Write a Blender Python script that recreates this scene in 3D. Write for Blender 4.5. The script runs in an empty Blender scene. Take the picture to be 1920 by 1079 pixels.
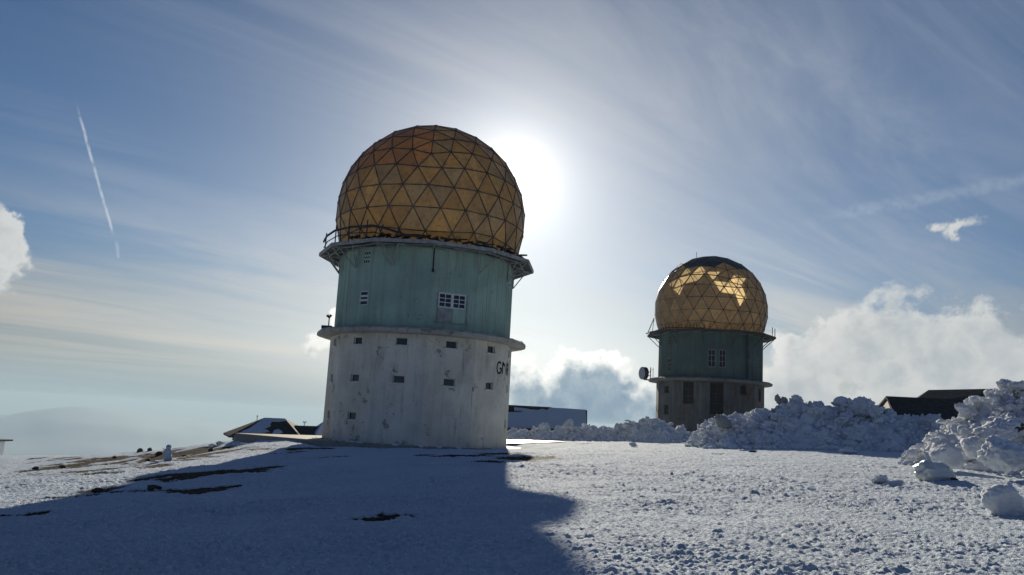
import bpy, math, random
import numpy as np
from mathutils import Vector, Matrix, Euler

# ------------------------------------------------------------------ camera
scene = bpy.context.scene
COL = scene.collection
EYE = 2.17                                   # lens height above the foot of the big tower
FPX, PITCH, ROLL = 1550.0, math.radians(9.14), math.radians(3.14)
cd = bpy.data.cameras.new('camera')
cd.sensor_width = 36.0
cd.lens = 36.0 * FPX / 1920.0
cd.clip_start, cd.clip_end = 0.1, 80000.0
cam = bpy.data.objects.new('camera', cd)
COL.objects.link(cam)
_F = np.array([0, math.cos(PITCH), math.sin(PITCH)])
_U0 = np.array([0, -math.sin(PITCH), math.cos(PITCH)])
_R = math.cos(ROLL) * np.array([1., 0, 0]) + math.sin(ROLL) * _U0
_U = -math.sin(ROLL) * np.array([1., 0, 0]) + math.cos(ROLL) * _U0
m = Matrix.Identity(4)
for i in range(3):
    m[i][0], m[i][1], m[i][2] = _R[i], _U[i], -_F[i]
m[2][3] = EYE
cam.matrix_world = m
scene.camera = cam

def ray(px, py):                             # direction towards a point of the photograph
    d = _F + _R * (px - 960) / FPX - _U * (py - 539.5) / FPX
    return d / np.linalg.norm(d)

def at(px, py, y):                           # the point at forward distance y
    d = ray(px, py)
    return d * (y / d[1]) + np.array([0, 0, EYE])

def azel(px, py):                            # compass bearing and elevation, degrees
    d = ray(px, py)
    return math.degrees(math.atan2(d[0], d[1])), math.degrees(math.asin(d[2]))

# ------------------------------------------------------------------ sun, exposure
SUN_EL, SUN_AZ = math.radians(16.75), math.radians(-0.30)
SUN = np.array([math.sin(SUN_AZ) * math.cos(SUN_EL), math.cos(SUN_AZ) * math.cos(SUN_EL), math.sin(SUN_EL)])
sl = bpy.data.lights.new('sun', 'SUN')
sl.energy, sl.angle, sl.color = 5.0, math.radians(0.53), (1.0, 0.89, 0.72)
so = bpy.data.objects.new('sun', sl)
COL.objects.link(so)
so.rotation_euler = Vector((-SUN[0], -SUN[1], -SUN[2])).to_track_quat('-Z', 'Y').to_euler()
scene.view_settings.view_transform = 'Standard'
scene.view_settings.look = 'None'
scene.view_settings.gamma = 1.0
scene.view_settings.exposure = 0.32
scene.view_settings.use_curve_mapping = False
scene.render.engine = 'CYCLES'
scene.cycles.max_bounces = 10
scene.cycles.diffuse_bounces = 6
scene.cycles.glossy_bounces = 4
scene.cycles.transmission_bounces = 8
scene.cycles.volume_bounces = 0
scene.cycles.use_denoising = True

# ------------------------------------------------------------------ world: sky, cirrus, cumulus, contrails
world = bpy.data.worlds.new('World')
scene.world = world
world.use_nodes = True
wt = world.node_tree
wt.nodes.clear()
SKY_STRENGTH = 0.05

class NT:
    """small helper to write node maths"""
    def __init__(self, tree): self.t = tree
    def n(self, kind, **kw):
        nd = self.t.nodes.new(kind)
        for k, v in kw.items(): setattr(nd, k, v)
        return nd
    def put(self, sock, v):
        if v is None: return
        if isinstance(v, bpy.types.NodeSocket): self.t.links.new(v, sock)
        else:
            if sock.type == 'RGBA' and len(v) == 3: v = (*v, 1.0)
            sock.default_value = v
    def m(self, op, a, b=None, c=None, clamp=False):
        nd = self.n('ShaderNodeMath', operation=op, use_clamp=clamp)
        for i, v in enumerate((a, b, c)): self.put(nd.inputs[i], v)
        return nd.outputs[0]
    def vm(self, op, a, b=None, out=0):
        nd = self.n('ShaderNodeVectorMath', operation=op)
        self.put(nd.inputs[0], a); self.put(nd.inputs[1], b)
        return nd.outputs[out]
    def xyz(self, x, y, z=0.0):
        nd = self.n('ShaderNodeCombineXYZ')
        for i, v in enumerate((x, y, z)): self.put(nd.inputs[i], v)
        return nd.outputs[0]
    def noise(self, vec, scale, detail=4, rough=0.5, dist=0.0, w=None):
        nd = self.n('ShaderNodeTexNoise')
        if w is not None:
            nd.noise_dimensions = '4D'; nd.inputs['W'].default_value = w
        self.put(nd.inputs['Vector'], vec)
        nd.inputs['Scale'].default_value = scale; nd.inputs['Detail'].default_value = detail
        nd.inputs['Roughness'].default_value = rough; nd.inputs['Distortion'].default_value = dist
        return nd.outputs[0]
    def vor(self, vec, scale, feature='F1', rnd=1.0):
        nd = self.n('ShaderNodeTexVoronoi', feature=feature)
        self.put(nd.inputs['Vector'], vec); nd.inputs['Scale'].default_value = scale
        nd.inputs['Randomness'].default_value = rnd
        return nd.outputs['Distance']
    def ss(self, v, a, b, lo=0.0, hi=1.0):
        nd = self.n('ShaderNodeMapRange', interpolation_type='SMOOTHSTEP')
        for i, x in enumerate((v, a, b, lo, hi)): self.put(nd.inputs[i], x)
        return nd.outputs[0]
    def mix(self, f, a, b):
        nd = self.n('ShaderNodeMix', data_type='RGBA')
        self.put(nd.inputs[0], f); self.put(nd.inputs[6], a); self.put(nd.inputs[7], b)
        return nd.outputs[2]
    def mul(self, col, f):
        return self.vm('SCALE', col) if f is None else self._scale(col, f)
    def _scale(self, col, f):
        nd = self.n('ShaderNodeVectorMath', operation='SCALE')
        self.put(nd.inputs[0], col); self.put(nd.inputs['Scale'], f)
        return nd.outputs[0]

W = NT(wt)
sky = W.n('ShaderNodeTexSky', sky_type='NISHITA', sun_disc=False)
sky.sun_elevation, sky.sun_rotation = SUN_EL, SUN_AZ
sky.altitude, sky.air_density, sky.dust_density, sky.ozone_density = 1900.0, 1.0, 2.2, 1.6
dirv = W.n('ShaderNodeTexCoord').outputs['Generated']
sx = W.n('ShaderNodeSeparateXYZ'); W.put(sx.inputs[0], dirv)
dx, dy, dz = sx.outputs
az = W.m('DEGREES', W.m('ARCTAN2', dx, dy)) if False else W.m('MULTIPLY', W.m('ARCTAN2', dx, dy), 57.29578)
el = W.m('MULTIPLY', W.m('ARCSINE', dz), 57.29578)
AE = W.xyz(az, el)
# closeness to the sun (cosine -> degrees)
sd = W.m('MULTIPLY', W.m('ARCCOSINE', W.m('MINIMUM', W.vm('DOT_PRODUCT', dirv, tuple(SUN), out=1), 0.999999)), 57.29578)
# sky graded bluer and darker away from the sun to colour the shade, with a tight white aureole
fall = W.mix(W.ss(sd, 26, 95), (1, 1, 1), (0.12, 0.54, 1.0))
tint = W.mix(W.ss(el, 4, 22), (0.56, 0.70, 0.84), (0.53, 0.71, 0.90))
tint = W.mix(W.ss(sd, 30, 7), tint, (0.60, 0.70, 0.82))
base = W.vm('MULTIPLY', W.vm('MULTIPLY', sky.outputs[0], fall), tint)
_bw = W.n('ShaderNodeRGBToBW'); W.put(_bw.inputs[0], base)
base = W.mix(W.m('MULTIPLY', W.ss(el, 11, 2), 0.75), base, W._scale((0.95, 1.0, 1.03), _bw.outputs[0]))
base = W._scale(base, W.ss(el, 0.2, 5.5, 0.66, 1.0))
aur = W.m('ADD', W.m('MULTIPLY', W.m('EXPONENT', W.m('DIVIDE', sd, -2.4)), 1.0 / SKY_STRENGTH), W.m('MULTIPLY', W.m('EXPONENT', W.m('DIVIDE', sd, -6.0)), 0.14 / SKY_STRENGTH))
base = W.vm('ADD', base, W._scale(W.n('ShaderNodeRGB').outputs[0], aur))
for _q in wt.nodes:
    if _q.type == 'RGB': _q.outputs[0].default_value = (1.0, 0.96, 0.88, 1)
# high thin cirrus: streaks on a level sheet far overhead
zz = W.m('ADD', W.m('MAXIMUM', dz, 0.0), 0.10)
u, v = W.m('DIVIDE', dx, zz), W.m('DIVIDE', dy, zz)
ca, sa = math.cos(math.radians(38)), math.sin(math.radians(38))
su = W.m('ADD', W.m('MULTIPLY', u, ca), W.m('MULTIPLY', v, sa))
sv = W.m('SUBTRACT', W.m('MULTIPLY', v, ca), W.m('MULTIPLY', u, sa))
cirA = W.noise(W.xyz(W.m('MULTIPLY', su, 0.22), W.m('MULTIPLY', sv, 1.0)), 1.5, 8, 0.62, 1.1)
cirB = W.noise(W.xyz(W.m('MULTIPLY', su, 0.55), W.m('MULTIPLY', sv, 0.9), 7.3), 0.8, 5, 0.55, 0.3)
cir = W.m('MULTIPLY', W.ss(cirA, 0.38, 0.70), W.ss(cirB, 0.30, 0.66))
# more veil low down on the left
veil = W.m('MULTIPLY', W.ss(el, 16, 3), W.ss(az, 6, -14))
cir = W.m('ADD', W.m('MULTIPLY', W.m('MULTIPLY', cir, 0.46), W.m('SUBTRACT', 1.0, W.m('MULTIPLY', W.ss(az, -4, -16), W.ss(el, 8, 14, 0.0, 0.45)))), W.m('MULTIPLY', W.m('MULTIPLY', veil, W.ss(cirA, 0.30, 0.62)), 0.38), clamp=True)
cir = W.m('ADD', cir, W.m('MULTIPLY', W.ss(az, 2, 24), W.m('MULTIPLY', W.ss(cirA, 0.2, 0.7), 0.24)), clamp=True)
glow = W.ss(sd, 48, 3)
GX = 1.0 / SKY_STRENGTH
cirL = W.m('ADD', W.m('ADD', 0.24, W.m('MULTIPLY', glow, 0.42)), W.ss(el, 13, 3, 0.0, 0.06))
cirC = W._scale(W.mix(W.ss(el, 15, 5), W.mix(glow, (0.80, 0.98, 1.22), (1.0, 0.98, 0.94)), (1.02, 0.99, 0.90)), W.m('MULTIPLY', cirL, GX))
col = W.mix(cir, base, cirC)
# pale layer of lowland haze along the far horizon, thinner towards the sun
low = W.m('MULTIPLY', W.ss(el, 4.2, 0.3), W.ss(sd, 12, 24, 0.25, 0.88))
col = W.mix(low, col, W._scale((0.293, 0.372, 0.405), GX))
# contrails
def streak(p, q, width, amount, seed):
    global col
    a, b = np.array(azel(*p)), np.array(azel(*q))
    d = b - a; L = np.linalg.norm(d); t = d / L; nrm = np.array([-t[1], t[0]])
    rel = W.vm('SUBTRACT', AE, (a[0], a[1], 0))
    s = W.m('DIVIDE', W.vm('DOT_PRODUCT', rel, (t[0], t[1], 0), out=1), L)
    wob = W.noise(AE, 0.9, 4, 0.6, w=seed)
    e = W.m('ABSOLUTE', W.m('ADD', W.vm('DOT_PRODUCT', rel, (nrm[0], nrm[1], 0), out=1), W.m('MULTIPLY', W.m('SUBTRACT', wob, 0.5), width * 1.2)))
    k = W.m('MULTIPLY', W.ss(e, width, width * 0.15), W.m('MULTIPLY', W.ss(s, 0.0, 0.25), W.ss(s, 1.03, 0.93)))
    k = W.m('MULTIPLY', k, W.m('MULTIPLY', W.ss(W.noise(AE, 2.2, 3, 0.6, w=seed + 5), 0.25, 0.6), amount))
    col = W.mix(k, col, (0.56 * GX, 0.60 * GX, 0.64 * GX))
streak((141, 186), (213, 440), 0.125, 0.5, 1.0)
streak((217, 448), (223, 485), 0.15, 0.22, 1.5)
streak((1500, 412), (1990, 322), 0.6, 0.13, 2.0)
# cumulus banks: groups of ellipses given by bearing and height, broken up by noise
BLOBS = [  # px, py, half-width px, half-height px
    (985, 720, 75, 62), (1060, 712, 80, 50), (1150, 690, 60, 45), (1140, 735, 70, 75), (1195, 745, 60, 60), (1110, 800, 170, 70, 1.5),
    (1470, 770, 120, 40), (1520, 730, 120, 60), (1500, 665, 60, 36), (1590, 635, 90, 55), (1690, 635, 140, 80), (1790, 665, 140, 80), (1930, 680, 160, 90),
    (1700, 745, 190, 40), (1860, 760, 170, 50), (1640, 600, 60, 25), (2080, 690, 170, 120),
    (2, 458, 42, 50), (-60, 470, 75, 70), (25, 425, 24, 24),
    (600, 645, 38, 26), (628, 600, 22, 26), (650, 660, 50, 40),
    (1790, 428, 58, 25, .64), (1655, 700, 60, 30),
]
_wn = W.n('ShaderNodeTexNoise'); W.put(_wn.inputs['Vector'], AE); _wn.inputs['Scale'].default_value = 0.55; _wn.inputs['Detail'].default_value = 5.0
_wv = W._scale(W.vm('SUBTRACT', _wn.outputs[1], (0.5, 0.5, 0.5)), 3.4)
def cloud_density(P):
    blob = None; Pw = W.vm('ADD', P, _wv)
    for (px, py, hw, hh, *pk) in BLOBS:
        a, e = azel(px, py); ra, re = hw / 25.5, hh / 25.5
        q = W.vm('MULTIPLY', W.vm('SUBTRACT', Pw, (a, e, 0)), (1 / ra, 1 / re, 0))
        k = W.m('SUBTRACT', pk[0] if pk else 1.0, W.vm('LENGTH', q, out=1))
        blob = k if blob is None else W.m('SMOOTH_MAX', blob, k, 0.25)
    n_ = W.noise(P, 0.42, 9, 0.62, 0.25, w=3.1)
    return blob, W.m('ADD', blob, W.m('MULTIPLY', W.m('SUBTRACT', n_, 0.52), 2.3))
blob, dens = cloud_density(AE)
# cloud nearer the sun along the line to it: none there means a lit edge
_ts = W.vm('NORMALIZE', W.vm('SUBTRACT', (math.degrees(SUN_AZ), math.degrees(SUN_EL), 0), AE))
_, dens2 = cloud_density(W.vm('ADD', AE, W._scale(_ts, 1.1)))
nz2 = W.noise(AE, 1.3, 6, 0.6, 0.2, w=8.4)
nz3 = W.noise(AE, 0.40, 7, 0.58, 0.3, w=6.2)
alpha = W.m('MULTIPLY', W.ss(dens, -0.02, 0.36), W.ss(blob, -0.35, 0.25))
core = W.ss(W.m('ADD', dens2, W.m('MULTIPLY', W.m('SUBTRACT', nz2, 0.5), 0.45)), -0.28, 0.75)
near = W.ss(sd, 26, 8)
edgeC = W._scale(W.mix(near, (0.54, 0.55, 0.54), (1.1, 1.08, 1.0)), GX)
coreC = W._scale(W.mix(W.ss(W.m('ABSOLUTE', W.m('SUBTRACT', az, 4.5)), 5.5, 9), W.mix(W.ss(nz3, 0.34, 0.66), (0.165, 0.245, 0.335), (0.30, 0.375, 0.43)), W.mix(W.ss(nz3, 0.34, 0.66), (0.37, 0.405, 0.43), (0.50, 0.515, 0.51))), GX)
col = W.mix(W.m('MULTIPLY', alpha, 0.93), col, W.mix(core, edgeC, coreC))
bg = W.n('ShaderNodeBackground'); W.put(bg.inputs[0], col); bg.inputs[1].default_value = SKY_STRENGTH
wt.links.new(bg.outputs[0], W.n('ShaderNodeOutputWorld').inputs[0])
world.cycles.sampling_method = 'MANUAL'
world.cycles.sample_map_resolution = 1024

# ------------------------------------------------------------------ numpy noise
def _hash(ix, iy, seed):
    h = (ix.astype(np.int64) * 374761393 + iy.astype(np.int64) * 668265263 + seed * 1442695041) & 0xffffffff
    h = ((h ^ (h >> 13)) * 1274126177) & 0xffffffff
    return (h ^ (h >> 16)) & 0xffff
def perlin(x, y, seed=0):
    ix, iy = np.floor(x), np.floor(y); fx, fy = x - ix, y - iy
    ux, uy = fx * fx * fx * (fx * (fx * 6 - 15) + 10), fy * fy * fy * (fy * (fy * 6 - 15) + 10)
    out = []
    for oy in (0, 1):
        for ox in (0, 1):
            a = _hash(ix + ox, iy + oy, seed) * (2 * math.pi / 65536)
            out.append(np.cos(a) * (fx - ox) + np.sin(a) * (fy - oy))
    return 1.5 * ((out[0] * (1 - ux) + out[1] * ux) * (1 - uy) + (out[2] * (1 - ux) + out[3] * ux) * uy)
def fbm(x, y, octs=4, seed=0, gain=0.5):
    s, a = 0, 1.0
    for o in range(octs):
        s = s + a * perlin(x, y, seed + o * 17); x, y, a = x * 2.03 + 3.7, y * 2.03 - 1.9, a * gain
    return s
def worley3(P, seed=0):
    """distance to the nearest jittered cell point, P is N x 3"""
    I = np.floor(P).astype(np.int64); best = np.full(len(P), 9.0)
    for ox in (-1, 0, 1):
        for oy in (-1, 0, 1):
            for oz in (-1, 0, 1):
                c = I + np.array([ox, oy, oz]); k = c[:, 2] * 7919
                j = np.stack([_hash(c[:, 0] + k, c[:, 1], seed + s) / 65536.0 for s in (1, 2, 3)], 1)
                best = np.minimum(best, np.linalg.norm(c + j - P, axis=1))
    return best
def shards(P, seed=0):
    """broken-slab relief: every jittered cell gets its own height and its own tilt"""
    I = np.floor(P).astype(np.int64); best = np.full(len(P), 9.0); out = np.zeros(len(P))
    for ox in (-1, 0, 1):
        for oy in (-1, 0, 1):
            for oz in (-1, 0, 1):
                c = I + np.array([ox, oy, oz]); k = c[:, 2] * 7919
                r_ = [_hash(c[:, 0] + k, c[:, 1], seed + s) / 65536.0 for s in range(1, 8)]
                d = P - (c + np.stack(r_[:3], 1)); L = np.linalg.norm(d, axis=1)
                h = (r_[3] - .5) + ((np.stack(r_[4:7], 1) - .5) * d).sum(1) * 1.3
                m_ = L < best; best = np.where(m_, L, best); out = np.where(m_, h, out)
    return out
def sstep(x, a, b):
    t = np.clip((x - a) / (b - a), 0, 1); return t * t * (3 - 2 * t)

# ------------------------------------------------------------------ objects
def link(o, parent=None):
    COL.objects.link(o)
    if parent is not None: o.parent = parent
    return o
def tag(o, label=None, cat=None, group=None, kind=None):
    for k, v in (('label', label), ('category', cat), ('group', group), ('kind', kind)):
        if v: o[k] = v
    return o
def empty(name, loc=(0, 0, 0), rz=0.0, parent=None):
    o = bpy.data.objects.new(name, None); o.location = loc; o.rotation_euler = (0, 0, rz)
    o.empty_display_size = 0.3
    return link(o, parent)
def mesh_np(name, V, F, smooth=True):
    me = bpy.data.meshes.new(name); V = np.ascontiguousarray(V, dtype=np.float32); F = np.ascontiguousarray(F, dtype=np.int32)
    k = F.shape[1]
    me.vertices.add(len(V)); me.vertices.foreach_set('co', V.ravel())
    me.loops.add(F.size); me.loops.foreach_set('vertex_index', F.ravel())
    me.polygons.add(len(F)); me.polygons.foreach_set('loop_start', np.arange(0, F.size, k, dtype=np.int32))
    me.update(calc_edges=True)
    me.polygons.foreach_set('use_smooth', np.full(len(F), smooth))
    return me
class MB:
    def __init__(s): s.v, s.f = [], []
    def add(s, pts, faces, M=None):
        b = len(s.v)
        for p in pts:
            p = Vector(p); s.v.append(tuple(M @ p) if M is not None else tuple(p))
        s.f.extend([tuple(b + i for i in f) for f in faces])
    def hexa(s, p, M=None):                     # 8 points: bottom ring 0-3, top ring 4-7
        s.add(p, [(3, 2, 1, 0), (4, 5, 6, 7), (0, 1, 5, 4), (1, 2, 6, 5), (2, 3, 7, 6), (3, 0, 4, 7)], M)
    def box(s, c, d, M=None):
        x, y, z = c; a, b, e = d[0] / 2, d[1] / 2, d[2] / 2
        s.hexa([(x - a, y - b, z - e), (x + a, y - b, z - e), (x + a, y + b, z - e), (x - a, y + b, z - e),
                (x - a, y - b, z + e), (x + a, y - b, z + e), (x + a, y + b, z + e), (x - a, y + b, z + e)], M)
    def tube(s, p, q, r, n=6, r2=None, M=None):
        p, q = Vector(p), Vector(q); d = (q - p).normalized(); r2 = r if r2 is None else r2
        a = d.orthogonal().normalized(); b = d.cross(a)
        pts = []
        for c, rr in ((p, r), (q, r2)):
            for i in range(n):
                t = 2 * math.pi * i / n; pts.append(c + (a * math.cos(t) + b * math.sin(t)) * rr)
        s.add(pts, [(i, (i + 1) % n, n + (i + 1) % n, n + i) for i in range(n)] + [tuple(range(n))[::-1], tuple(range(n, 2 * n))], M)
    def bar(s, p, q, w, h, up=(0, 0, 1), M=None):
        p, q, up = Vector(p), Vector(q), Vector(up); d = (q - p).normalized()
        a = d.cross(up)
        a = a.normalized() if a.length > 1e-4 else d.orthogonal().normalized()
        b = a.cross(d); a, b = a * w / 2, b * h / 2
        s.hexa([p - a - b, p + a - b, p + a + b, p - a + b, q - a - b, q + a - b, q + a + b, q - a + b], M)
    def build(s, name, mat, parent=None, smooth=False, bevel=0):
        me = bpy.data.meshes.new(name); me.from_pydata(s.v, [], s.f); me.update()
        if smooth: me.polygons.foreach_set('use_smooth', [True] * len(me.polygons))
        if mat: me.materials.append(mat)
        o = bpy.data.objects.new(name, me)
        if bevel:
            md = o.modifiers.new('bevel', 'BEVEL'); md.width = bevel; md.segments = 2; md.limit_method = 'ANGLE'
        return link(o, parent)

# ------------------------------------------------------------------ materials
def material(name, rough=0.6, spec=0.4):
    mt = bpy.data.materials.new(name); mt.use_nodes = True
    t = NT(mt.node_tree); b = mt.node_tree.nodes['Principled BSDF']
    b.inputs['Roughness'].default_value = rough; b.inputs['Specular IOR Level'].default_value = spec
    oc = t.n('ShaderNodeTexCoord').outputs['Object']
    return mt, t, b, oc
def bump(t, b, h, strength, dist):
    nd = t.n('ShaderNodeBump'); nd.inputs['Strength'].default_value = strength; nd.inputs['Distance'].default_value = dist
    t.put(nd.inputs['Height'], h); t.put(b.inputs['Normal'], nd.outputs[0])
def stretched(t, oc, sx_, sy_, sz_):
    return t.vm('MULTIPLY', oc, (sx_, sy_, sz_))

def simple(name, c, rough=0.6, var=0.25, scale=3.0, metal=0.0, bmp=0.0):
    mt, t, b, oc = material(name, rough)
    n = t.noise(oc, scale, 6, 0.65)
    t.put(b.inputs['Base Color'], t.mix(t.ss(n, 0.3, 0.7), tuple(x * (1 - var) for x in c), tuple(min(1, x * (1 + var)) for x in c)))
    b.inputs['Metallic'].default_value = metal
    if bmp: bump(t, b, t.noise(oc, scale * 6, 5, 0.6), bmp, 0.02)
    return mt

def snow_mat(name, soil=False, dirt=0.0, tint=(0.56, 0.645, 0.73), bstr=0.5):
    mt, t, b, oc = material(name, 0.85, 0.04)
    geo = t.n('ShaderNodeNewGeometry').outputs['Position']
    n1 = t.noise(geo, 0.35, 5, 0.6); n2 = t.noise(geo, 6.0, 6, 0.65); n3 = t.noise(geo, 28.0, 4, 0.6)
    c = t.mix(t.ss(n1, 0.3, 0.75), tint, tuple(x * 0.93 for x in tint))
    if dirt:
        n4 = t.noise(geo, 0.9, 7, 0.68, 0.4)
        c = t.mix(t.m('MULTIPLY', t.ss(n4, 0.55, 0.72), dirt), c, (0.16, 0.13, 0.10))
    rough = 0.55
    if soil:
        at_ = t.n('ShaderNodeAttribute', attribute_name='soil').outputs['Fac']
        k = t.ss(t.m('ADD', at_, t.m('MULTIPLY', t.m('SUBTRACT', n2, 0.5), 0.5)), 0.42, 0.58)
        sc = t.mix(t.ss(n2, 0.35, 0.65), (0.020, 0.016, 0.011), (0.048, 0.038, 0.023))
        c = t.mix(t.m('MULTIPLY', t.ss(t.m('ADD', at_, t.m('MULTIPLY', t.m('SUBTRACT', n2, 0.5), 0.7)), 0.12, 0.5), 0.45), c, (0.20, 0.175, 0.14))
        grass = t.ss(t.noise(stretched(t, geo, 1, 1, 1), 16.0, 4, 0.7), 0.45, 0.62)
        sc = t.mix(grass, sc, (0.062, 0.052, 0.030))
        c = t.mix(k, c, sc)
    t.put(b.inputs['Base Color'], c)
    h = t.m('ADD', t.m('MULTIPLY', n2, 0.7), t.m('MULTIPLY', n3, 0.3))
    bump(t, b, h, bstr, 0.12)
    return mt
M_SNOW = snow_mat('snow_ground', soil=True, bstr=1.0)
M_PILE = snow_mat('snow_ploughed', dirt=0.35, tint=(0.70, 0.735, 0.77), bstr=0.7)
M_CHUNK = snow_mat('snow_lump', dirt=0.22, tint=(0.72, 0.75, 0.78), bstr=0.7)
M_DIRTY = snow_mat('snow_dirty', dirt=0.9, tint=(0.34, 0.335, 0.33), bstr=0.8)
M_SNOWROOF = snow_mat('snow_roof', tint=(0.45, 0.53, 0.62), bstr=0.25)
M_ROCK = simple('rock', (0.06, 0.052, 0.042), 0.85, 0.5, 5.0, bmp=0.5)

def wall_mat(name, paint, stain, rust=0.0, dirt=0.5, streak=0.5, holes=0.5, ribs=0.0):
    mt, t, b, oc = material(name, 0.75, 0.25)
    big = t.noise(oc, 0.35, 6, 0.6); fine = t.noise(oc, 2.2, 7, 0.68, 0.3)
    st = t.noise(stretched(t, oc, 1.6, 1.6, 0.12), 1.4, 6, 0.65)
    spots = t.noise(oc, 0.95, 8, 0.74, 0.2, w=2.7)
    c = t.mix(t.m('MULTIPLY', t.ss(big, 0.35, 0.7), dirt), paint, tuple(0.6 * x for x in paint))
    c = t.mix(t.m('MULTIPLY', t.ss(st, 0.46, 0.68), streak), c, stain)
    c = t.mix(t.m('MULTIPLY', t.ss(fine, 0.56, 0.74), dirt * 0.6), c, stain)
    run = t.noise(stretched(t, oc, 2.6, 2.6, 0.16), 1.7, 6, 0.7, w=4.4)
    c = t.mix(t.m('MULTIPLY', t.ss(run, 0.585, 0.66), 0.55), c, stain)
    if rust:
        r_ = t.m('MULTIPLY', t.ss(t.noise(stretched(t, oc, 1, 1, 0.3), 0.9, 7, 0.7, w=5.5), 0.52, 0.66), rust)
        c = t.mix(r_, c, (0.11, 0.05, 0.022))
    c = t.mix(t.m('MULTIPLY', t.ss(spots, 0.575, 0.625), holes), c, (0.06, 0.055, 0.05))
    t.put(b.inputs['Base Color'], c)
    bump(t, b, t.m('SUBTRACT', fine, t.m('MULTIPLY', t.ss(spots, 0.60, 0.65), 0.6)), 0.35, 0.03)
    return mt
M_WHITE = wall_mat('white_render', (0.70, 0.67, 0.57), (0.25, 0.23, 0.18), 0.22, 0.6, 0.2, 0.6)
M_TEAL = wall_mat('teal_sheet', (0.345, 0.485, 0.40), (0.27, 0.29, 0.245), 0.10, 0.6, 0.55, 0.35)
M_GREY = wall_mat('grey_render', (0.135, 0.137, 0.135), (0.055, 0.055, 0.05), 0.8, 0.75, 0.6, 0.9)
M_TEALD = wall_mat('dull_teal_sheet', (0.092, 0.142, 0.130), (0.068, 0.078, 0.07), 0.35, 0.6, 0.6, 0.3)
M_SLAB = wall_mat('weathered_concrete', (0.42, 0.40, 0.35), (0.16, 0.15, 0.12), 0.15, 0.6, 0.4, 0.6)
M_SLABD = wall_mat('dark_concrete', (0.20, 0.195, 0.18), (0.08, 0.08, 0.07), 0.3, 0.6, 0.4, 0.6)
M_PAD = wall_mat('pad_concrete', (0.30, 0.28, 0.23), (0.12, 0.11, 0.09), 0.0, 0.5, 0.0, 0.4)
M_STEEL = simple('grey_steel', (0.27, 0.28, 0.27), 0.6, 0.35, 2.5)
M_DARK = simple('dark_steel', (0.045, 0.04, 0.036), 0.7, 0.4, 3.0)
M_RUST = simple('rusty_steel', (0.085, 0.05, 0.03), 0.8, 0.5, 3.0)
M_RIB = simple('weathered_rib', (0.12, 0.092, 0.065), 0.8, 0.5, 1.2)
M_FRAME = simple('white_paint', (0.62, 0.63, 0.62), 0.5, 0.15, 6.0)
M_SLATE = simple('slate_roof', (0.035, 0.036, 0.040), 0.8, 0.35, 2.0, bmp=0.4)
M_SLATE.node_tree.nodes['Principled BSDF'].inputs['Specular IOR Level'].default_value = 0.03
M_STONE = simple('stone_wall', (0.13, 0.115, 0.095), 0.85, 0.4, 2.5, bmp=0.5)
M_BLACK = simple('dark_inside', (0.02, 0.02, 0.022), 0.9, 0.3, 2.0)
M_STONE.node_tree.nodes['Principled BSDF'].inputs['Specular IOR Level'].default_value = 0.05
M_PAINT = simple('black_paint', (0.018, 0.017, 0.016), 0.7, 0.4, 8.0)
M_DISH = simple('pale_dish', (0.30, 0.32, 0.34), 0.5, 0.1, 3.0)
mt, t, b, oc = material('dark_glass', 0.12, 0.5)
t.put(b.inputs['Base Color'], t.mix(t.noise(oc, 1.5, 3, 0.5), (0.012, 0.016, 0.022), (0.03, 0.035, 0.042)))
M_GLASS = mt

def fibre_mat(name, trans):
    mt = bpy.data.materials.new(name); mt.use_nodes = True
    tr = mt.node_tree; tr.nodes.clear(); t = NT(tr)
    oi = t.n('ShaderNodeObjectInfo'); oc = t.n('ShaderNodeTexCoord').outputs['Object']
    n = t.noise(oc, 0.9, 7, 0.68, 0.3); n2 = t.noise(oc, 3.5, 6, 0.65)
    c = t.mix(t.ss(n, 0.35, 0.7), oi.outputs['Color'], t.mix(0.5, oi.outputs['Color'], (0.22, 0.16, 0.10)))
    n3 = t.noise(stretched(t, oc, 1, 1, .4), 1.6, 8, 0.7, 0.2, w=3.3)
    c = t.mix(t.m('MULTIPLY', t.ss(n2, 0.50, 0.70), 0.5), c, (0.12, 0.085, 0.05))
    c = t.mix(t.m('MULTIPLY', t.ss(n3, 0.54, 0.66), 0.5), c, (0.30, 0.27, 0.22))
    d = t.n('ShaderNodeBsdfDiffuse'); t.put(d.inputs[0], t.mix(0.6, c, (0.42, 0.385, 0.33)))
    tl = t.n('ShaderNodeBsdfTranslucent'); t.put(tl.inputs[0], c)
    g = t.n('ShaderNodeBsdfGlossy'); g.inputs['Roughness'].default_value = 0.35; t.put(g.inputs[0], (0.5, 0.5, 0.5))
    mx = t.n('ShaderNodeMixShader'); mx.inputs[0].default_value = trans
    tr.links.new(d.outputs[0], mx.inputs[1]); tr.links.new(tl.outputs[0], mx.inputs[2])
    fr = t.n('ShaderNodeFresnel'); fr.inputs[0].default_value = 1.4
    m2 = t.n('ShaderNodeMixShader'); t.put(m2.inputs[0], t.m('MULTIPLY', fr.outputs[0], 0.8))
    tr.links.new(mx.outputs[0], m2.inputs[1]); tr.links.new(g.outputs[0], m2.inputs[2])
    tr.links.new(m2.outputs[0], t.n('ShaderNodeOutputMaterial').inputs[0])
    return mt
M_FIBRE = fibre_mat('amber_fibreglass', 0.74)
M_CAP = simple('dark_blue_covering', (0.032, 0.038, 0.055), 0.6, 0.4, 0.5)

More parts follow.
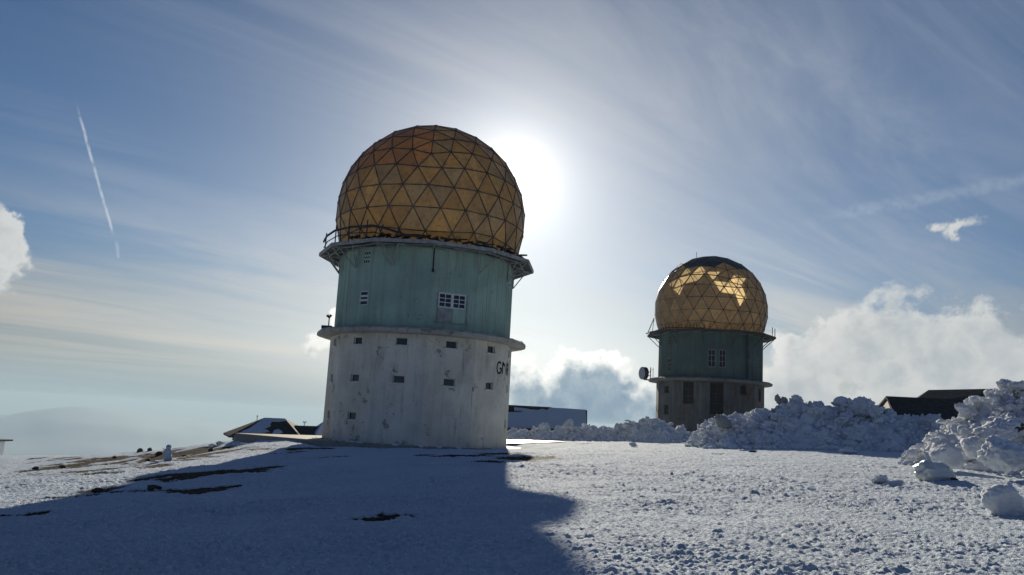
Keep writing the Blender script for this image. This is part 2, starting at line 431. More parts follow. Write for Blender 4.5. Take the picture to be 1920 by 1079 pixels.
# ------------------------------------------------------------------ ground
CTRL = np.array([
    (0, 0, .65), (.5, 8.8, .62), (1.9, 19, .38), (1.2, 41, .50), (-6.85, 57, .02), (-6.85, 66, 0), (-6.85, 74, .02), (-14, 66, -.05), (.6, 66, .10),
    (-15.15, 49.3, -.60), (-15.2, 35, -.93), (-15.2, 26, -1.13), (-5.7, 10, .09), (3, 85, .30), (13, 80, .75), (22, 62, 1.30), (25, 52, 1.45),
    (18.2, 36, 1.22), (10.7, 18, .77), (13.5, 26, 1.0), (20.5, 50, 1.22), (14.8, 50, 1.02), (5.9, 26, .62), (5.4, 9, .82), (27.5, 113, .70),
    (40, 60, 1.6), (30, 30, 1.5), (20, 10, 1.2), (-53, 90, -4.3), (-37, 85, -3.2), (-24.8, 75, -1.15), (-23.7, 60, -2.0), (-30, 50, -2.6),
    (-30, 30, -2.8), (-60, 60, -5.0), (-10, -10, 0.0), (10, -10, .8), (-30, 0, -2.0), (30, -10, 1.3), (-40, 110, -5.0), (-12, 105, -.6), (8, 120, .1), (0, 150, -.8),
    (-17, 62, -.12), (-20, 67, -.30), (-16, 56, -.36), (50, 110, 1.2), (65, 60, 1.9), (60, 150, .6)], float)
def _tps(r2): return 0.5 * r2 * np.log(np.maximum(r2, 1e-12))
_n = len(CTRL); _d2 = ((CTRL[:, None, :2] - CTRL[None, :, :2]) ** 2).sum(-1)
_A = np.zeros((_n + 3, _n + 3)); _A[:_n, :_n] = _tps(_d2) + np.eye(_n) * 8.0
_A[:_n, _n] = 1; _A[:_n, _n + 1:] = CTRL[:, :2]; _A[_n:, :_n] = _A[:_n, _n:].T
_w = np.linalg.solve(_A, np.concatenate([CTRL[:, 2], [0, 0, 0]]))
def H(x, y):
    """ground height without its fine relief"""
    x, y = np.asarray(x, float), np.asarray(y, float)
    r = np.hypot(x, y); k = np.minimum(1.0, 150.0 / np.maximum(r, 1e-6))
    xs, ys = x * k, y * k
    z = _w[_n] + _w[_n + 1] * xs + _w[_n + 2] * ys
    for i in range(_n): z = z + _w[i] * _tps((xs - CTRL[i, 0]) ** 2 + (ys - CTRL[i, 1]) ** 2)
    azd = np.degrees(np.arctan2(x, y))
    edge = 100 + 70 * sstep(azd, -25, 5)
    far = -680 * (1 - np.exp(-np.maximum(r - edge, 0) / 1800.0))
    far = far + sstep(r, 6000, 11500) * (430 * np.exp(-((azd + 26.5) / 6.5) ** 2) + 290 * np.exp(-((azd + 15) / 9) ** 2) + 140 * np.exp(-((azd + 40) / 9) ** 2))
    far = far + sstep(r, 1500, 6000) * 90 * fbm(x / 2600.0, y / 2600.0, 4, 77)
    return z + far
def hit(px, py):
    """where the line of sight meets the ground"""
    d = ray(px, py); o = np.array([0, 0, EYE]); t = np.geomspace(3, 400, 1500)
    P = o + t[:, None] * d; g = P[:, 2] - H(P[:, 0], P[:, 1])
    i = np.argmax(g < 0)
    if g[i] >= 0:                              # just over the crest: take the crest itself
        i = np.argmin(np.where(t < 130, g, 9)); return np.array([P[i, 0], P[i, 1], float(H(P[i, 0], P[i, 1]))])
    a = t[i - 1] + (t[i] - t[i - 1]) * g[i - 1] / (g[i - 1] - g[i])
    return o + a * d
# bare strips and patches where the snow has melted: two ends in view, half-width in picture units
SOIL = [(325, 893, 450, 882, 6), (345, 896, 400, 889, 4), (312, 921, 402, 917, 6), (400, 917, 450, 912, 2.5), (705, 973, 745, 970, 6), (730, 966, 780, 966, 3.5),
        (0, 941, 118, 933, 5), (0, 968, 40, 966, 3), (60, 965, 75, 961, 2.5), (165, 923, 195, 920, 4), (228, 921, 252, 920, 3),
        (835, 856, 866, 854, 3), (945, 851, 968, 849, 2.5), (962, 857, 995, 860, 2.5), (900, 868, 918, 866, 1.5), (505, 852, 535, 850, 1.5), (622, 856, 640, 855, 1.6), (440, 1032, 458, 1030, 2.5),
        (0, 891, 60, 884, 2.5), (60, 884, 130, 873, 3), (135, 872, 210, 861, 3.5), (150, 886, 230, 876, 4), (230, 872, 300, 860, 4.5), (300, 860, 375, 856, 3.5), (120, 886, 155, 884, 2),
        (188, 888, 225, 886, 2.5), (275, 856, 305, 851, 3.5), (325, 852, 350, 850, 3), (335, 840, 375, 832, 2.2), (350, 859, 395, 857, 2), (250, 846, 285, 842, 2), (20, 911, 38, 910, 2),
        (300, 862, 372, 854, 3), (322, 866, 352, 863, 2), (385, 846, 402, 845, 3), (360, 846, 380, 845, 1.6), (205, 862, 225, 856, 2),
        (1340, 853, 1362, 851, 1.2), (1398, 849, 1418, 848, 2.5), (160, 930, 185, 926, 1.2), (460, 845, 500, 842, 2), (560, 843, 600, 840, 1.5), (1090, 833, 1110, 832, 1)]
_rs = random.Random(19)
for _k in range(46):
    _x = _rs.uniform(0, 430); _y = 889 - _x * .118 + _rs.gauss(0, 9); _l = _rs.uniform(6, 30)
    SOIL.append((_x, _y, _x + _l, _y - _l * _rs.uniform(.08, .22), _rs.uniform(.8, 2.0)))
SEG = []
for (x0, y0, x1, y1, hw) in SOIL:
    p, q = hit(x0, y0), hit(x1, y1)
    dep = (p[1] + q[1]) / 2; drop = EYE - (p[2] + q[2]) / 2
    SEG.append((p[:2], q[:2], max(0.10, min(1.5 if p[0] < 4 else .3, .95 * hw * dep * dep / (FPX * drop)))))
def soil_at(x, y):
    s = np.zeros_like(x)
    wx, wy = x + 0.9 * fbm(x * .35, y * .35, 3, 5), y + 1.3 * fbm(x * .35, y * .35, 3, 9)
    for p, q, hw in SEG:
        d = q - p; L2 = max(float(d @ d), 1e-6); L = math.sqrt(L2)
        sel = np.where((np.abs(x - (p[0] + q[0]) / 2) < L / 2 + 4 * hw + 2) & (np.abs(y - (p[1] + q[1]) / 2) < L / 2 + 4 * hw + 3))[0]
        if not len(sel): continue
        k = min(1.0, hw)
        X = x[sel] + (wx[sel] - x[sel]) * k; Y = y[sel] + (wy[sel] - y[sel]) * k
        tt = np.clip(((X - p[0]) * d[0] + (Y - p[1]) * d[1]) / L2, 0, 1)
        # lateral distance (across) is taken along the ground
        e = np.hypot(X - p[0] - tt * d[0], Y - p[1] - tt * d[1]) / hw
        rag = 0.38 * fbm(x[sel] * .8, y[sel] * .55, 4, 91, .65)
        s[sel] = np.maximum(s[sel], np.clip(1.5 - e - rag - .25 * np.abs(2 * tt - 1), 0, 1))
    return s
def relief(x, y, r):
    """crusty, trampled snow"""
    f1 = 1 - sstep(r, 30, 90)
    a = fbm(x * .45, y * .45, 3, 31) * 0.05
    k = 0.8 + 0.6 * fbm(x * .22, y * .22, 2, 33)
    b_ = (np.abs(perlin(x * 3.3 + .5 * perlin(x * 4, y * 4, 3), y * 3.3, 41)) - 0.28) * -0.060 * k
    c = (np.abs(perlin(x * 7.2, y * 7.2, 51)) - .28) * -0.074 * k + fbm(x * 14, y * 14, 2, 57, .6) * 0.026
    e = np.maximum(0, perlin(x * 4.4, y * 4.4, 71) - .24) * 0.085 * k
    return (a + b_ * (0.6 + .4 * f1) + c * f1 + e) * (0.72 + 0.28 * sstep(r, 8, 22))
dense = np.linspace(-37.5, 37.5, 860)
coarse = np.linspace(37.5, 322.5, 90)[1:-1]
ANG = np.radians(np.concatenate([dense, coarse]))
r1 = np.geomspace(3.0, 135, 880); r2 = np.geomspace(135, 17000, 90)[1:]
RAD = np.concatenate([r1, r2]); na, nr = len(ANG), len(RAD)
RR, AA = np.meshgrid(RAD, ANG, indexing='ij')
X, Y = (RR * np.sin(AA)).ravel(), (RR * np.cos(AA)).ravel(); Rr = RR.ravel()
Z = H(X, Y); near_ = Rr < 190
S = np.zeros_like(X); S[near_] = soil_at(X[near_], Y[near_])
rl = np.zeros_like(X); rl[near_] = relief(X[near_], Y[near_], Rr[near_])
rl *= 1 - 0.6 * S
Z = Z + rl * (1 - sstep(Rr, 130, 190)) - 0.045 * sstep(S, .3, .7)
# level off under the big tower's pad
_dp = np.hypot(X + 6.85, Y - 65.64)
Z = np.where(_dp < 13, Z - 0.40 * (1 - sstep(_dp, 8.6, 12.5)) * sstep(X + 6.85, -8.5, -5.5), Z)
V = np.stack([X, Y, Z], 1); V = np.concatenate([V, [[0, 0, float(H(0., 0.))]]])
I = np.arange(nr * na).reshape(nr, na); J = np.roll(I, -1, axis=1)
Q = np.stack([I[:-1], J[:-1], J[1:], I[1:]], -1).reshape(-1, 4)[:, ::-1]
cen = nr * na
Qc = np.stack([np.full(na, cen), np.full(na, cen), J[0], I[0]], -1)
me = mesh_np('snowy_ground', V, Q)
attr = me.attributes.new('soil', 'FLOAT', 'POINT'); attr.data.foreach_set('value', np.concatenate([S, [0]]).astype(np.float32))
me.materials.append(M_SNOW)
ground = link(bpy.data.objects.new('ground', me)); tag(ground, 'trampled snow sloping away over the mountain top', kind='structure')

# ------------------------------------------------------------------ towers
def frame_at(phi, apo):
    """axes on a tower face: x along the wall, y outwards, z up; phi counted from the side that faces the camera"""
    s, c = math.sin(phi), math.cos(phi)
    M = Matrix.Identity(4)
    M.col[0] = (c, s, 0, 0); M.col[1] = (s, -c, 0, 0); M.col[2] = (0, 0, 1, 0); M.col[3] = (apo * s, -apo * c, 0, 1)
    return M
def pol(phi, r, z): return Vector((r * math.sin(phi), -r * math.cos(phi), z))
S15, C15 = math.sin(math.radians(15)), math.cos(math.radians(15))

def wall_face(mb, M, w, z0, z1, holes, depth=0.28):
    us = sorted({-w / 2, w / 2, *[h[0] for h in holes], *[h[1] for h in holes]})
    vs = sorted({z0, z1, *[h[2] for h in holes], *[h[3] for h in holes]})
    for i in range(len(us) - 1):
        for j in range(len(vs) - 1):
            a, b_, c, d = us[i], us[i + 1], vs[j], vs[j + 1]; mu, mv = (a + b_) / 2, (c + d) / 2
            if any(h[0] < mu < h[1] and h[2] < mv < h[3] for h in holes): continue
            mb.add([(a, 0, c), (b_, 0, c), (b_, 0, d), (a, 0, d)], [(0, 1, 2, 3)], M)
    for (a, b_, c, d) in holes:
        p = [(a, 0, c), (b_, 0, c), (b_, 0, d), (a, 0, d)]; q = [(x, -depth, z) for x, _, z in p]
        for k in range(4):
            l = (k + 1) % 4
            mb.add([p[k], q[k], q[l], p[l]], [(0, 1, 2, 3)], M)

def window(parent, M, rect, nx, nz, sill=True, depth=0.16, frame=0.07, bar=0.045, label=None, glass=True, fm=None):
    """a window set back in its opening: frame with glazing bars (part), panes and a sill (sub-parts)"""
    a, b_, c, d = rect; fm = fm or M_FRAME
    f = MB()
    y = -depth
    f.box(((a + b_) / 2, y, c + frame / 2), (b_ - a, .07, frame), M); f.box(((a + b_) / 2, y, d - frame / 2), (b_ - a, .07, frame), M)
    f.box((a + frame / 2, y, (c + d) / 2), (frame, .07, d - c - 2 * frame), M); f.box((b_ - frame / 2, y, (c + d) / 2), (frame, .07, d - c - 2 * frame), M)
    iw, ih = b_ - a - 2 * frame, d - c - 2 * frame
    for i in range(1, nx): f.box((a + frame + iw * i / nx, y, (c + d) / 2), (bar, .06, ih), M)
    for j in range(1, nz): f.box(((a + b_) / 2, y + .004, c + frame + ih * j / nz), (iw, .055, bar), M)
    o = f.build('window', fm, parent)
    if label: o['label'] = label
    for i in range(nx):
        for j in range(nz):
            p = MB(); p.box((a + frame + iw * (i + .5) / nx, y - .02, c + frame + ih * (j + .5) / nz), (iw / nx - bar * .4, .012, ih / nz - bar * .4), M)
            p.build('pane', M_GLASS if glass else M_BLACK, o)  # unglazed openings get a black sheet in place of the dark inside
    if sill:
        s = MB(); s.box(((a + b_) / 2, .03, c - .05), (b_ - a + .3, .16, .07), M); s.build('sill', fm, o)
    return o

def icosphere_faces(v):
    """class I geodesic sphere, a corner up: list of triangles of unit vectors, only the cap and the belt"""
    lat = math.atan(.5); A = Vector((0, 0, 1))
    up = [Vector((math.cos(lat) * math.sin(math.radians(72 * k)), -math.cos(lat) * math.cos(math.radians(72 * k)), math.sin(lat))) for k in range(5)]
    lo = [Vector((math.cos(lat) * math.sin(math.radians(72 * k + 36)), -math.cos(lat) * math.cos(math.radians(72 * k + 36)), -math.sin(lat))) for k in range(5)]
    big = []
    for k in range(5):
        l = (k + 1) % 5
        big += [(A, up[k], up[l]), (up[k], lo[k], up[l]), (up[l], lo[k], lo[l])]
    tris = []
    for a, b_, c in big:
        P = lambda i, j: (a * (v - i - j) + b_ * i + c * j).normalized()
        for i in range(v):
            for j in range(v - i):
                tris.append((P(i, j), P(i + 1, j), P(i, j + 1)))
                if i + j < v - 1: tris.append((P(i + 1, j), P(i + 1, j + 1), P(i, j + 1)))
    out = []
    for tr in tris:
        n = (tr[1] - tr[0]).cross(tr[2] - tr[0])
        out.append(tr if n.dot(tr[0] + tr[1] + tr[2]) > 0 else (tr[0], tr[2], tr[1]))
    return out

def radome(parent, zc, R, yaw, colour, missing=(), dark=(), no_lattice=None, campos=None, v=5):
    """geodesic cover: a lattice of struts (part), every panel in view a sub-part, the others joined"""
    rot = Matrix.Rotation(yaw, 3, 'Z'); cen_ = Vector((0, 0, zc)); rng = random.Random(int(zc * 100 + yaw * 50))
    tris = [tuple(rot @ p for p in t_) for t_ in icosphere_faces(v)]
    key = lambda p: (round(p.x, 4), round(p.y, 4), round(p.z, 4))
    edges = {}
    for t_ in tris:
        for i in range(3): edges[tuple(sorted((key(t_[i]), key(t_[(i + 1) % 3]))))] = (t_[i], t_[(i + 1) % 3])
    lat = MB()
    hubs = {}
    for p, q in edges.values():
        mid = (p + q) / 2
        if no_lattice and no_lattice(mid.normalized()):
            # covered strut: stays inside the skin
            lat.bar(cen_ + p * (R - .09), cen_ + q * (R - .09), .05, .06, mid)
        else:
            lat.bar(cen_ + p * (R - .02), cen_ + q * (R - .02), .07, .11, mid)
            hubs[key(p)] = p; hubs[key(q)] = q
    for p in hubs.values():
        lat.tube(cen_ + p * (R - .06), cen_ + p * (R + .05), .12, 6)
    # foot ring
    zb = zc - R * math.sin(math.atan(.5)); rb = R * math.cos(math.atan(.5))
    n = 60
    for k in range(n):
        lat.bar(pol(2 * math.pi * k / n, rb - .02, zb - .02), pol(2 * math.pi * (k + 1) / n, rb - .02, zb - .02), .22, .22)
    root = lat.build('radome', M_RIB, parent)
    back = MB()
    for t_ in tris:
        c = (t_[0] + t_[1] + t_[2]) / 3; cn = c.normalized()
        if any(_inside(cn * 1.0, t_, mdir) for mdir in missing): continue
        # flat panel with a turned-in rim
        k = 0.955
        P = [cen_ + (c + (p - c) * k) * R for p in t_]; P2 = [p - cn * 0.05 for p in P]
        faces = [(0, 1, 2), (0, 3, 4, 1), (1, 4, 5, 2), (2, 5, 3, 0)]
        vis = cn.dot((campos - (cen_ + cn * R)).normalized()) > -0.06 if campos is not None else True
        isdark = bool(dark and dark(cn))
        if not vis and not isdark:
            back.add(P + P2, faces); continue
        pm = MB(); pm.add(P + P2, faces)
        o = pm.build('panel', M_CAP if isdark else M_FIBRE, root)
        o.color = (*colour(cn, rng), 1)
    bo = back.build('rear_panels', M_FIBRE, root); bo['kind'] = 'stuff'; bo.color = (0.62, 0.47, 0.27, 1)
    fl = MB(); fl.add([pol(2 * math.pi * k / 36, rb - .2, zb - .03) for k in range(36)], [tuple(range(36))]); fl.build('radome_floor', M_SLAB, parent)
    return root
def _inside(c, tri, d):
    """whether direction d passes through the triangle"""
    a, b_, e = tri; d = Vector(d)
    return a.cross(b_).dot(d) >= 0 and b_.cross(e).dot(d) >= 0 and e.cross(a).dot(d) >= 0

def tower(name, label, az, dist, z, off, base_holes, wall_holes, mats, R0=7.18, R1=6.95, braces=(), brace_mat=None, single=False):
    c = (dist * math.sin(az), dist * math.cos(az), z)
    root = empty(name, c, -az); tag(root, label, 'radar tower')
    m_base, m_sheet, m_slab, m_deck = mats
    # rendered lower storeys
    mb = MB(); w = 2 * R0 * S15
    for k in range(12):
        ph = math.radians(off + 30 * k); wall_face(mb, frame_at(ph, R0 * C15), w, -0.6, 8.0, base_holes.get(k % 12, []))
    mb.build('base_wall', m_base, root)
    # projecting concrete slab with a ragged edge
    rng = random.Random(int(dist))
    n = 96; rings = []
    prof = [(R0 * C15 - .3, 7.86), (R0 + .1, 7.86), (8.02, 7.84), (8.24, 7.90), (8.26, 8.14), (8.1, 8.26), (R1 - .4, 8.46)]
    sb = MB(); V_ = []
    for k in range(n):
        ph = 2 * math.pi * k / n; q = (ph - math.radians(off) + math.pi / 12) % (math.pi / 6) - math.pi / 12
        poly = C15 / math.cos(q); sc = .55 + .45 * poly
        for j, (r, zz_) in enumerate(prof):
            jit = (rng.random() - .5) * (.09 if 2 <= j <= 5 else 0)
            V_.append(pol(ph, r * (sc if j > 1 else 1) + jit, zz_ + jit * .6))
    P_ = len(prof)
    sb.add(V_, [(k * P_ + j, k * P_ + (j + 1) % P_, ((k + 1) % n) * P_ + (j + 1) % P_, ((k + 1) % n) * P_ + j) for k in range(n) for j in range(P_)])
    sb.build('slab', m_slab, root)
    # upper storeys of sheet metal: twelve flat panels with proud seams
    w1 = 2 * R1 * S15
    for k in range(12):
        ph = math.radians(off + 30 * k); M = frame_at(ph, R1 * C15); hs = wall_holes.get(k, [])
        mp = MB(); wall_face(mp, M, w1, 8.2, 14.45, hs, 0.2)
        for u_ in (-w1 / 2 + .03, -w1 / 6, w1 / 6, w1 / 2 - .03):
            segs = [(8.46, 14.3)]
            for (a, b_, c0, d0) in hs:
                if a - .12 < u_ < b_ + .12: segs = [(8.46, c0 - .1), (d0 + .1, 14.3)]
            for s0, s1 in segs: mp.box((u_, .012, (s0 + s1) / 2), (.07, .03, s1 - s0), M)
        nrib = 16
        for i in range(nrib):
            u_ = -w1 / 2 + w1 * (i + .5) / nrib
            segs = [(8.5, 14.28)]
            for (a, b_, c0, d0) in hs:
                if a - .1 < u_ < b_ + .1: segs = [(8.5, c0 - .12), (d0 + .12, 14.28)]
            for s0, s1 in segs: mp.add([(u_ - .055, .002, s0), (u_, .020, s0), (u_ + .055, .002, s0), (u_ - .055, .002, s1), (u_, .020, s1), (u_ + .055, .002, s1)], [(0, 1, 4, 3), (1, 2, 5, 4)], M)
        mp.build('wall_panel', m_sheet, root)
    # catwalk round the foot of the cover
    Ro, Ri, zd = 8.62, R1 - .1, 14.42
    fa = MB()
    vp = [math.radians(off + 15 + 30 * k) for k in range(12)]
    for k in range(12):
        a, b_ = vp[k], vp[(k + 1) % 12]
        dz0 = (rng.random() - .5) * .1
        fa.bar(pol(a, Ro, zd - .10 + dz0), pol(b_, Ro, zd - .10 + (rng.random() - .5) * .06), .07, .26)
        fa.bar(pol(a, Ro - .75, zd - .19), pol(b_, Ro - .75, zd - .19), .06, .1)
    cw = fa.build('catwalk', m_deck, root)
    for k in range(12):
        a, b_ = vp[k], vp[(k + 1) % 12]; g = .012
        dp = MB(); t0 = zd - .06
        pts = [pol(a + g, Ri, t0), pol(b_ - g, Ri, t0), pol(b_ - g, Ro - .05, t0), pol(a + g, Ro - .05, t0)]
        dp.hexa([p - Vector((0, 0, .05)) for p in pts] + pts); dp.build('deck_plate', M_DARK, cw)
        jo = MB(); jo.bar(pol(a, Ri, zd - .2), pol(a, Ro, zd - .16), .07, .15); jo.build('joist', m_deck, cw)
        for s_, e_ in ((a, b_), (b_, a)):
            cb = MB(); cb.bar(pol(s_, Ri + .1, zd - .26 - (.03 if s_ == a else 0)), pol(e_, Ro - .12, zd - .22 - (.03 if s_ == a else 0)), .07, .025); cb.build('cross_bar', M_STEEL, cw)
    for ph in braces:
        p = math.radians(ph); foot = pol(p, R1 + .02, 12.75)
        br = MB()
        if single: br.tube(foot, pol(p, Ro - .1, zd - .2), .055, 5)
        else:
            br.tube(foot, pol(p - math.radians(6.2), Ro - .55, zd - .2), .045, 5); br.tube(foot, pol(p + math.radians(6.2), Ro - .55, zd - .2), .045, 5); br.tube(foot, pol(p, R1 + .05, zd - .15), .045, 5)
        br.build('brace', brace_mat or M_STEEL, cw)
    return root, cw, vp

CAMV = Vector((0, 0, EYE))
# --- the big white and teal tower
OFF1 = 17.5                                   # faces look at 17.5 + 30 k degrees
def F1(phi): return round((phi - OFF1) / 30) % 12
small = lambda z_, u_=0.0, w_=.86, h_=.56: (u_ - w_ / 2, u_ + w_ / 2, z_ - h_ / 2, z_ + h_ / 2)
bh = {}
for ph in (-12.5, -42.5, 17.5, 47.5, 77.5, -72.5, 107.5, -102.5, 137.5, 167.5, -132.5, -162.5):
    bh[F1(ph)] = [small(7.32), small(4.62)]
bh[F1(-42.5)].append(small(1.9))
bh[F1(-72.5)].append(small(1.9)); bh[F1(77.5)].append(small(1.9))
wh = {F1(-42.5): [(-.42, .42, 13.05, 14.02), (-.42, .42, 9.95, 11.0)], F1(17.5): [(-1.16, .98, 9.95, 11.05)],
      F1(77.5): [(-.5, .5, 9.6, 10.8), (-.5, .5, 12.6, 13.7)], F1(-72.5): [], F1(107.5): [(-.5, .5, 9.6, 10.8)]}
t1, cw1, vp1 = tower('radar_tower', 'large nearer tower, white render below teal sheet, brown dome hiding the sun', -0.104, 66.0, 0.0, OFF1, bh, wh,
                     (M_WHITE, M_TEAL, M_SLAB, M_STEEL), braces=(-22, -50, -80, -108, 33, 62, 90, 120, 150, 180, 212, 240))
R0, R1 = 7.18, 6.95
for k, hs in bh.items():
    M = frame_at(math.radians(OFF1 + 30 * k), R0 * C15)
    for h in hs: window(t1, M, h, 1, 1, frame=.05)
for k, hs in wh.items():
    M = frame_at(math.radians(OFF1 + 30 * k), R1 * C15)
    for h in hs:
        if h[1] - h[0] > 1.5:
            mid = (h[0] + h[1]) / 2
            window(t1, M, (h[0], mid, h[2], h[3]), 2, 3, False, .06, .10, .05, 'left casement of six panes in the teal wall')
            window(t1, M, (mid, h[1], h[2], h[3]), 2, 3, False, .06, .10, .05, 'right casement of six panes in the teal wall')
        else: window(t1, M, h, 1, 3, False, .05, .06, .14)
M = frame_at(math.radians(17.5), R1 * C15)
p = MB(); p.box((-.64, .03, 9.42), (1.06, .05, .98), M); p.build('apron_panel', M_STEEL, t1)
p = MB(); p.box((.46, .03, 9.42), (1.04, .05, .98), M); p.build('apron_panel', M_TEAL, t1)
p = MB(); p.box((-.09, .07, 8.88), (2.5, .16, .07), M); p.box((-1.23, .04, 9.95), (.06, .06, 2.1), M); p.box((1.05, .04, 9.95), (.06, .06, 2.1), M); p.build('window_surround', M_STEEL, t1)
# seam pipe in front
p = MB(); p.tube(pol(math.radians(3), 7.03, 14.3), pol(math.radians(3), 7.03, 12.6), .055, 6); p.tube(pol(math.radians(3), 7.03, 12.6), pol(math.radians(3), 7.1, 12.45), .1, 6); p.build('drain_pipe', M_DARK, t1)
# collapsed railing on the left of the catwalk
rg = MB(); zt = 14.45
rr_ = [(-80, 15.15), (-70, 15.35), (-58, 15.5), (-45, 15.5), (-30, 15.45), (-22, 15.2), (-12, 14.75), (-2, 14.62)]
for (a, za), (b_, zb) in zip(rr_, rr_[1:]): rg.tube(pol(math.radians(a), 8.35, za), pol(math.radians(b_), 8.35, zb), .085, 5)
for (a, za), (b_, zb) in zip(rr_[:-2], rr_[1:-2]): rg.tube(pol(math.radians(a), 8.3, za - .45), pol(math.radians(b_), 8.3, zb - .5), .04, 5)
ro = rg.build('railing', M_DARK, cw1)
for a, za, le in ((-72, 15.6, .1), (-57, 15.9, 0), (-45, 15.5, 0), (-33, 15.9, .0), (-26, 15.5, .2), (-18, 15.1, .3)):
    p = MB(); p.tube(pol(math.radians(a), 8.35, zt - .1), pol(math.radians(a + le * 10), 8.35, za), .05, 5); p.build('post', M_DARK, cw1)
rng = random.Random(4)
db = MB()                                      # bent gutter and torn flashing lying against the dome's foot
for k in range(56):
    a = -55 + k * 2.6 + rng.random(); r_ = 7.1 + rng.random() * .9
    db.bar(pol(math.radians(a), r_, 14.62 + rng.random() * .3), pol(math.radians(a + 3 + rng.random() * 4), r_ + rng.random() * .3, 14.64 + rng.random() * .36), .1 + rng.random() * .2, .05 + rng.random() * .1)
o = db.build('torn_flashing', M_DARK, cw1); o['kind'] = 'stuff'
def col1(n, rng):
    k = rng.random(); v_ = .75 + rng.random() * .5
    c = (.70, .55, .25) if k < .55 else ((.74, .54, .19) if k < .75 else (.62, .55, .38))
    if n.z > .35 and n.x < -.1 and n.y < -.3: c = (.70, .40, .15)
    return tuple(min(.9, x * v_) for x in c)
radome(t1, 17.92, 7.6, math.radians(-3), col1, campos=t1.matrix_basis.inverted() @ CAMV)
# GNR lettering, painted strokes that follow the bend of the wall
def surf(s, z_):
    """point on the twelve-sided wall, s metres to the right of the edge between faces 47.5 and 77.5"""
    k = 47.5 if s < 0 else 77.5
    w = 2 * R0 * S15; u_ = w / 2 + s if s < 0 else -w / 2 + s
    return frame_at(math.radians(k), R0 * C15) @ Vector((u_, .008, z_))
def strokes(lines, wd, z0, s0, sx, sz):
    mb = MB()
    for ln in lines:
        pts = []
        for (a, b_) in zip(ln, ln[1:]):
            for i in range(8): pts.append((a[0] + (b_[0] - a[0]) * i / 8, a[1] + (b_[1] - a[1]) * i / 8))
        pts.append(ln[-1]); pts = [(s0 + x * sx, z0 + y * sz) for x, y in pts]
        for a, b_ in zip(pts, pts[1:]):
            d = np.array([b_[0] - a[0], b_[1] - a[1]]); d = d / max(np.linalg.norm(d), 1e-6); nn = np.array([-d[1], d[0]]) * wd / 2; ex = d * wd * .15
            q = [(a[0] - nn[0] - ex[0], a[1] - nn[1] - ex[1]), (b_[0] - nn[0] + ex[0], b_[1] - nn[1] + ex[1]), (b_[0] + nn[0] + ex[0], b_[1] + nn[1] + ex[1]), (a[0] + nn[0] - ex[0], a[1] + nn[1] - ex[1])]
            mb.add([surf(*x) for x in q], [(0, 1, 2, 3)])
    return mb
arc = lambda cx, cy, rx, ry, a0, a1, n=10: [(cx + rx * math.cos(math.radians(a0 + (a1 - a0) * i / n)), cy + ry * math.sin(math.radians(a0 + (a1 - a0) * i / n))) for i in range(n + 1)]
zl = 5.62
strokes([arc(.5, .5, .5, .5, 50, 330) + [(.95, .45), (.6, .45)]], .14, zl, -1.05, .56, .86).build('letter', M_PAINT, t1)['label'] = 'painted black letter G'
nb = strokes([[(0, 0), (0, 1)]], .13, zl, -.36, 1.0, .84)
for q_ in (strokes([[(0, 1), (1, 0)]], .20, zl, -.36, 1.0, .84), strokes([[(1, 0), (1, 1)]], .34, zl, -.36, 1.0, .84)): nb.add(q_.v, q_.f)
nb.build('letter', M_PAINT, t1)['label'] = 'painted black letter N'
strokes([[(0, 0), (0, 1)], [(0, 1)] + arc(.45, .75, .5, .25, 90, -90) + [(0, .5)], [(.4, .5), (1, 0)]], .26, zl, 1.15, .75, .84).build('letter', M_PAINT, t1)['label'] = 'painted black letter R'
# low concrete pad round its foot, longer on the left
pd = MB(); out_ = []
for k in range(40):
    ph = 2 * math.pi * k / 40; out_.append((8.3 * math.sin(ph), -7.75 * math.cos(ph)))
pts = []
for x, y in out_:
    if x < -4.5: f_ = (-(x + 4.5) / 3.8) ** 1.2; x -= 5.4 * f_
    pts.append((x, y * (1 if x > -8.3 else max(.25, 1 + (x + 8.3) * .13))))
n = len(pts)
pd.add([(x * 1.01, y * 1.01, -.7) for x, y in pts] + [(x, y, .10) for x, y in pts], [(i, (i + 1) % n, n + (i + 1) % n, n + i) for i in range(n)] + [tuple(range(n, 2 * n))])
pad = pd.build('concrete_pad', M_PAD, None); pad.location = t1.location; pad.rotation_euler = t1.rotation_euler
tag(pad, 'low bare concrete pad round the foot of the big tower', 'concrete pad')

# --- the smaller-looking grey tower further off
OFF2 = 8.0
def F2(phi): return round((phi - OFF2) / 30) % 12
bh2 = {F2(-52): [small(6.75, 0, 1.0, .9), small(4.1, 0, 1.0, 1.2)], F2(-22): [(-.72, .72, 4.9, 7.75)], F2(8): [(-.85, .85, 3.7, 7.75)],
       F2(38): [small(7.0, 0, 1.0, 1.2)], F2(68): [small(6.6, 0, .9, 1.6)], F2(-82): [small(4.4)], F2(98): [small(6.9)]}
wh2 = {F2(8): [(-1.15, -.2, 9.7, 12.0), (.25, 1.1, 9.7, 12.0)], F2(-52): [small(13.2, 0, .7, 1.3), small(10.0, 0, .8, 1.8)], F2(68): [small(10.6, 0, .8, 1.3)]}
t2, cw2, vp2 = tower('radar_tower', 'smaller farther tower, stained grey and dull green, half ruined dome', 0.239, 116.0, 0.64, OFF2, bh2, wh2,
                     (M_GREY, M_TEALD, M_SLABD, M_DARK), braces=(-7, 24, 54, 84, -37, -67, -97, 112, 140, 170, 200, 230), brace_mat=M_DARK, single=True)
for k, hs in bh2.items():
    M = frame_at(math.radians(OFF2 + 30 * k), R0 * C15)
    for h in hs:
        tall = h[3] - h[2] > 2
        window(t2, M, h, 2 if tall else 1, 3 if tall else 2, not tall, .2, .06, .05, 'tall dark opening in the grey wall' if tall else None, glass=False, fm=M_RUST)
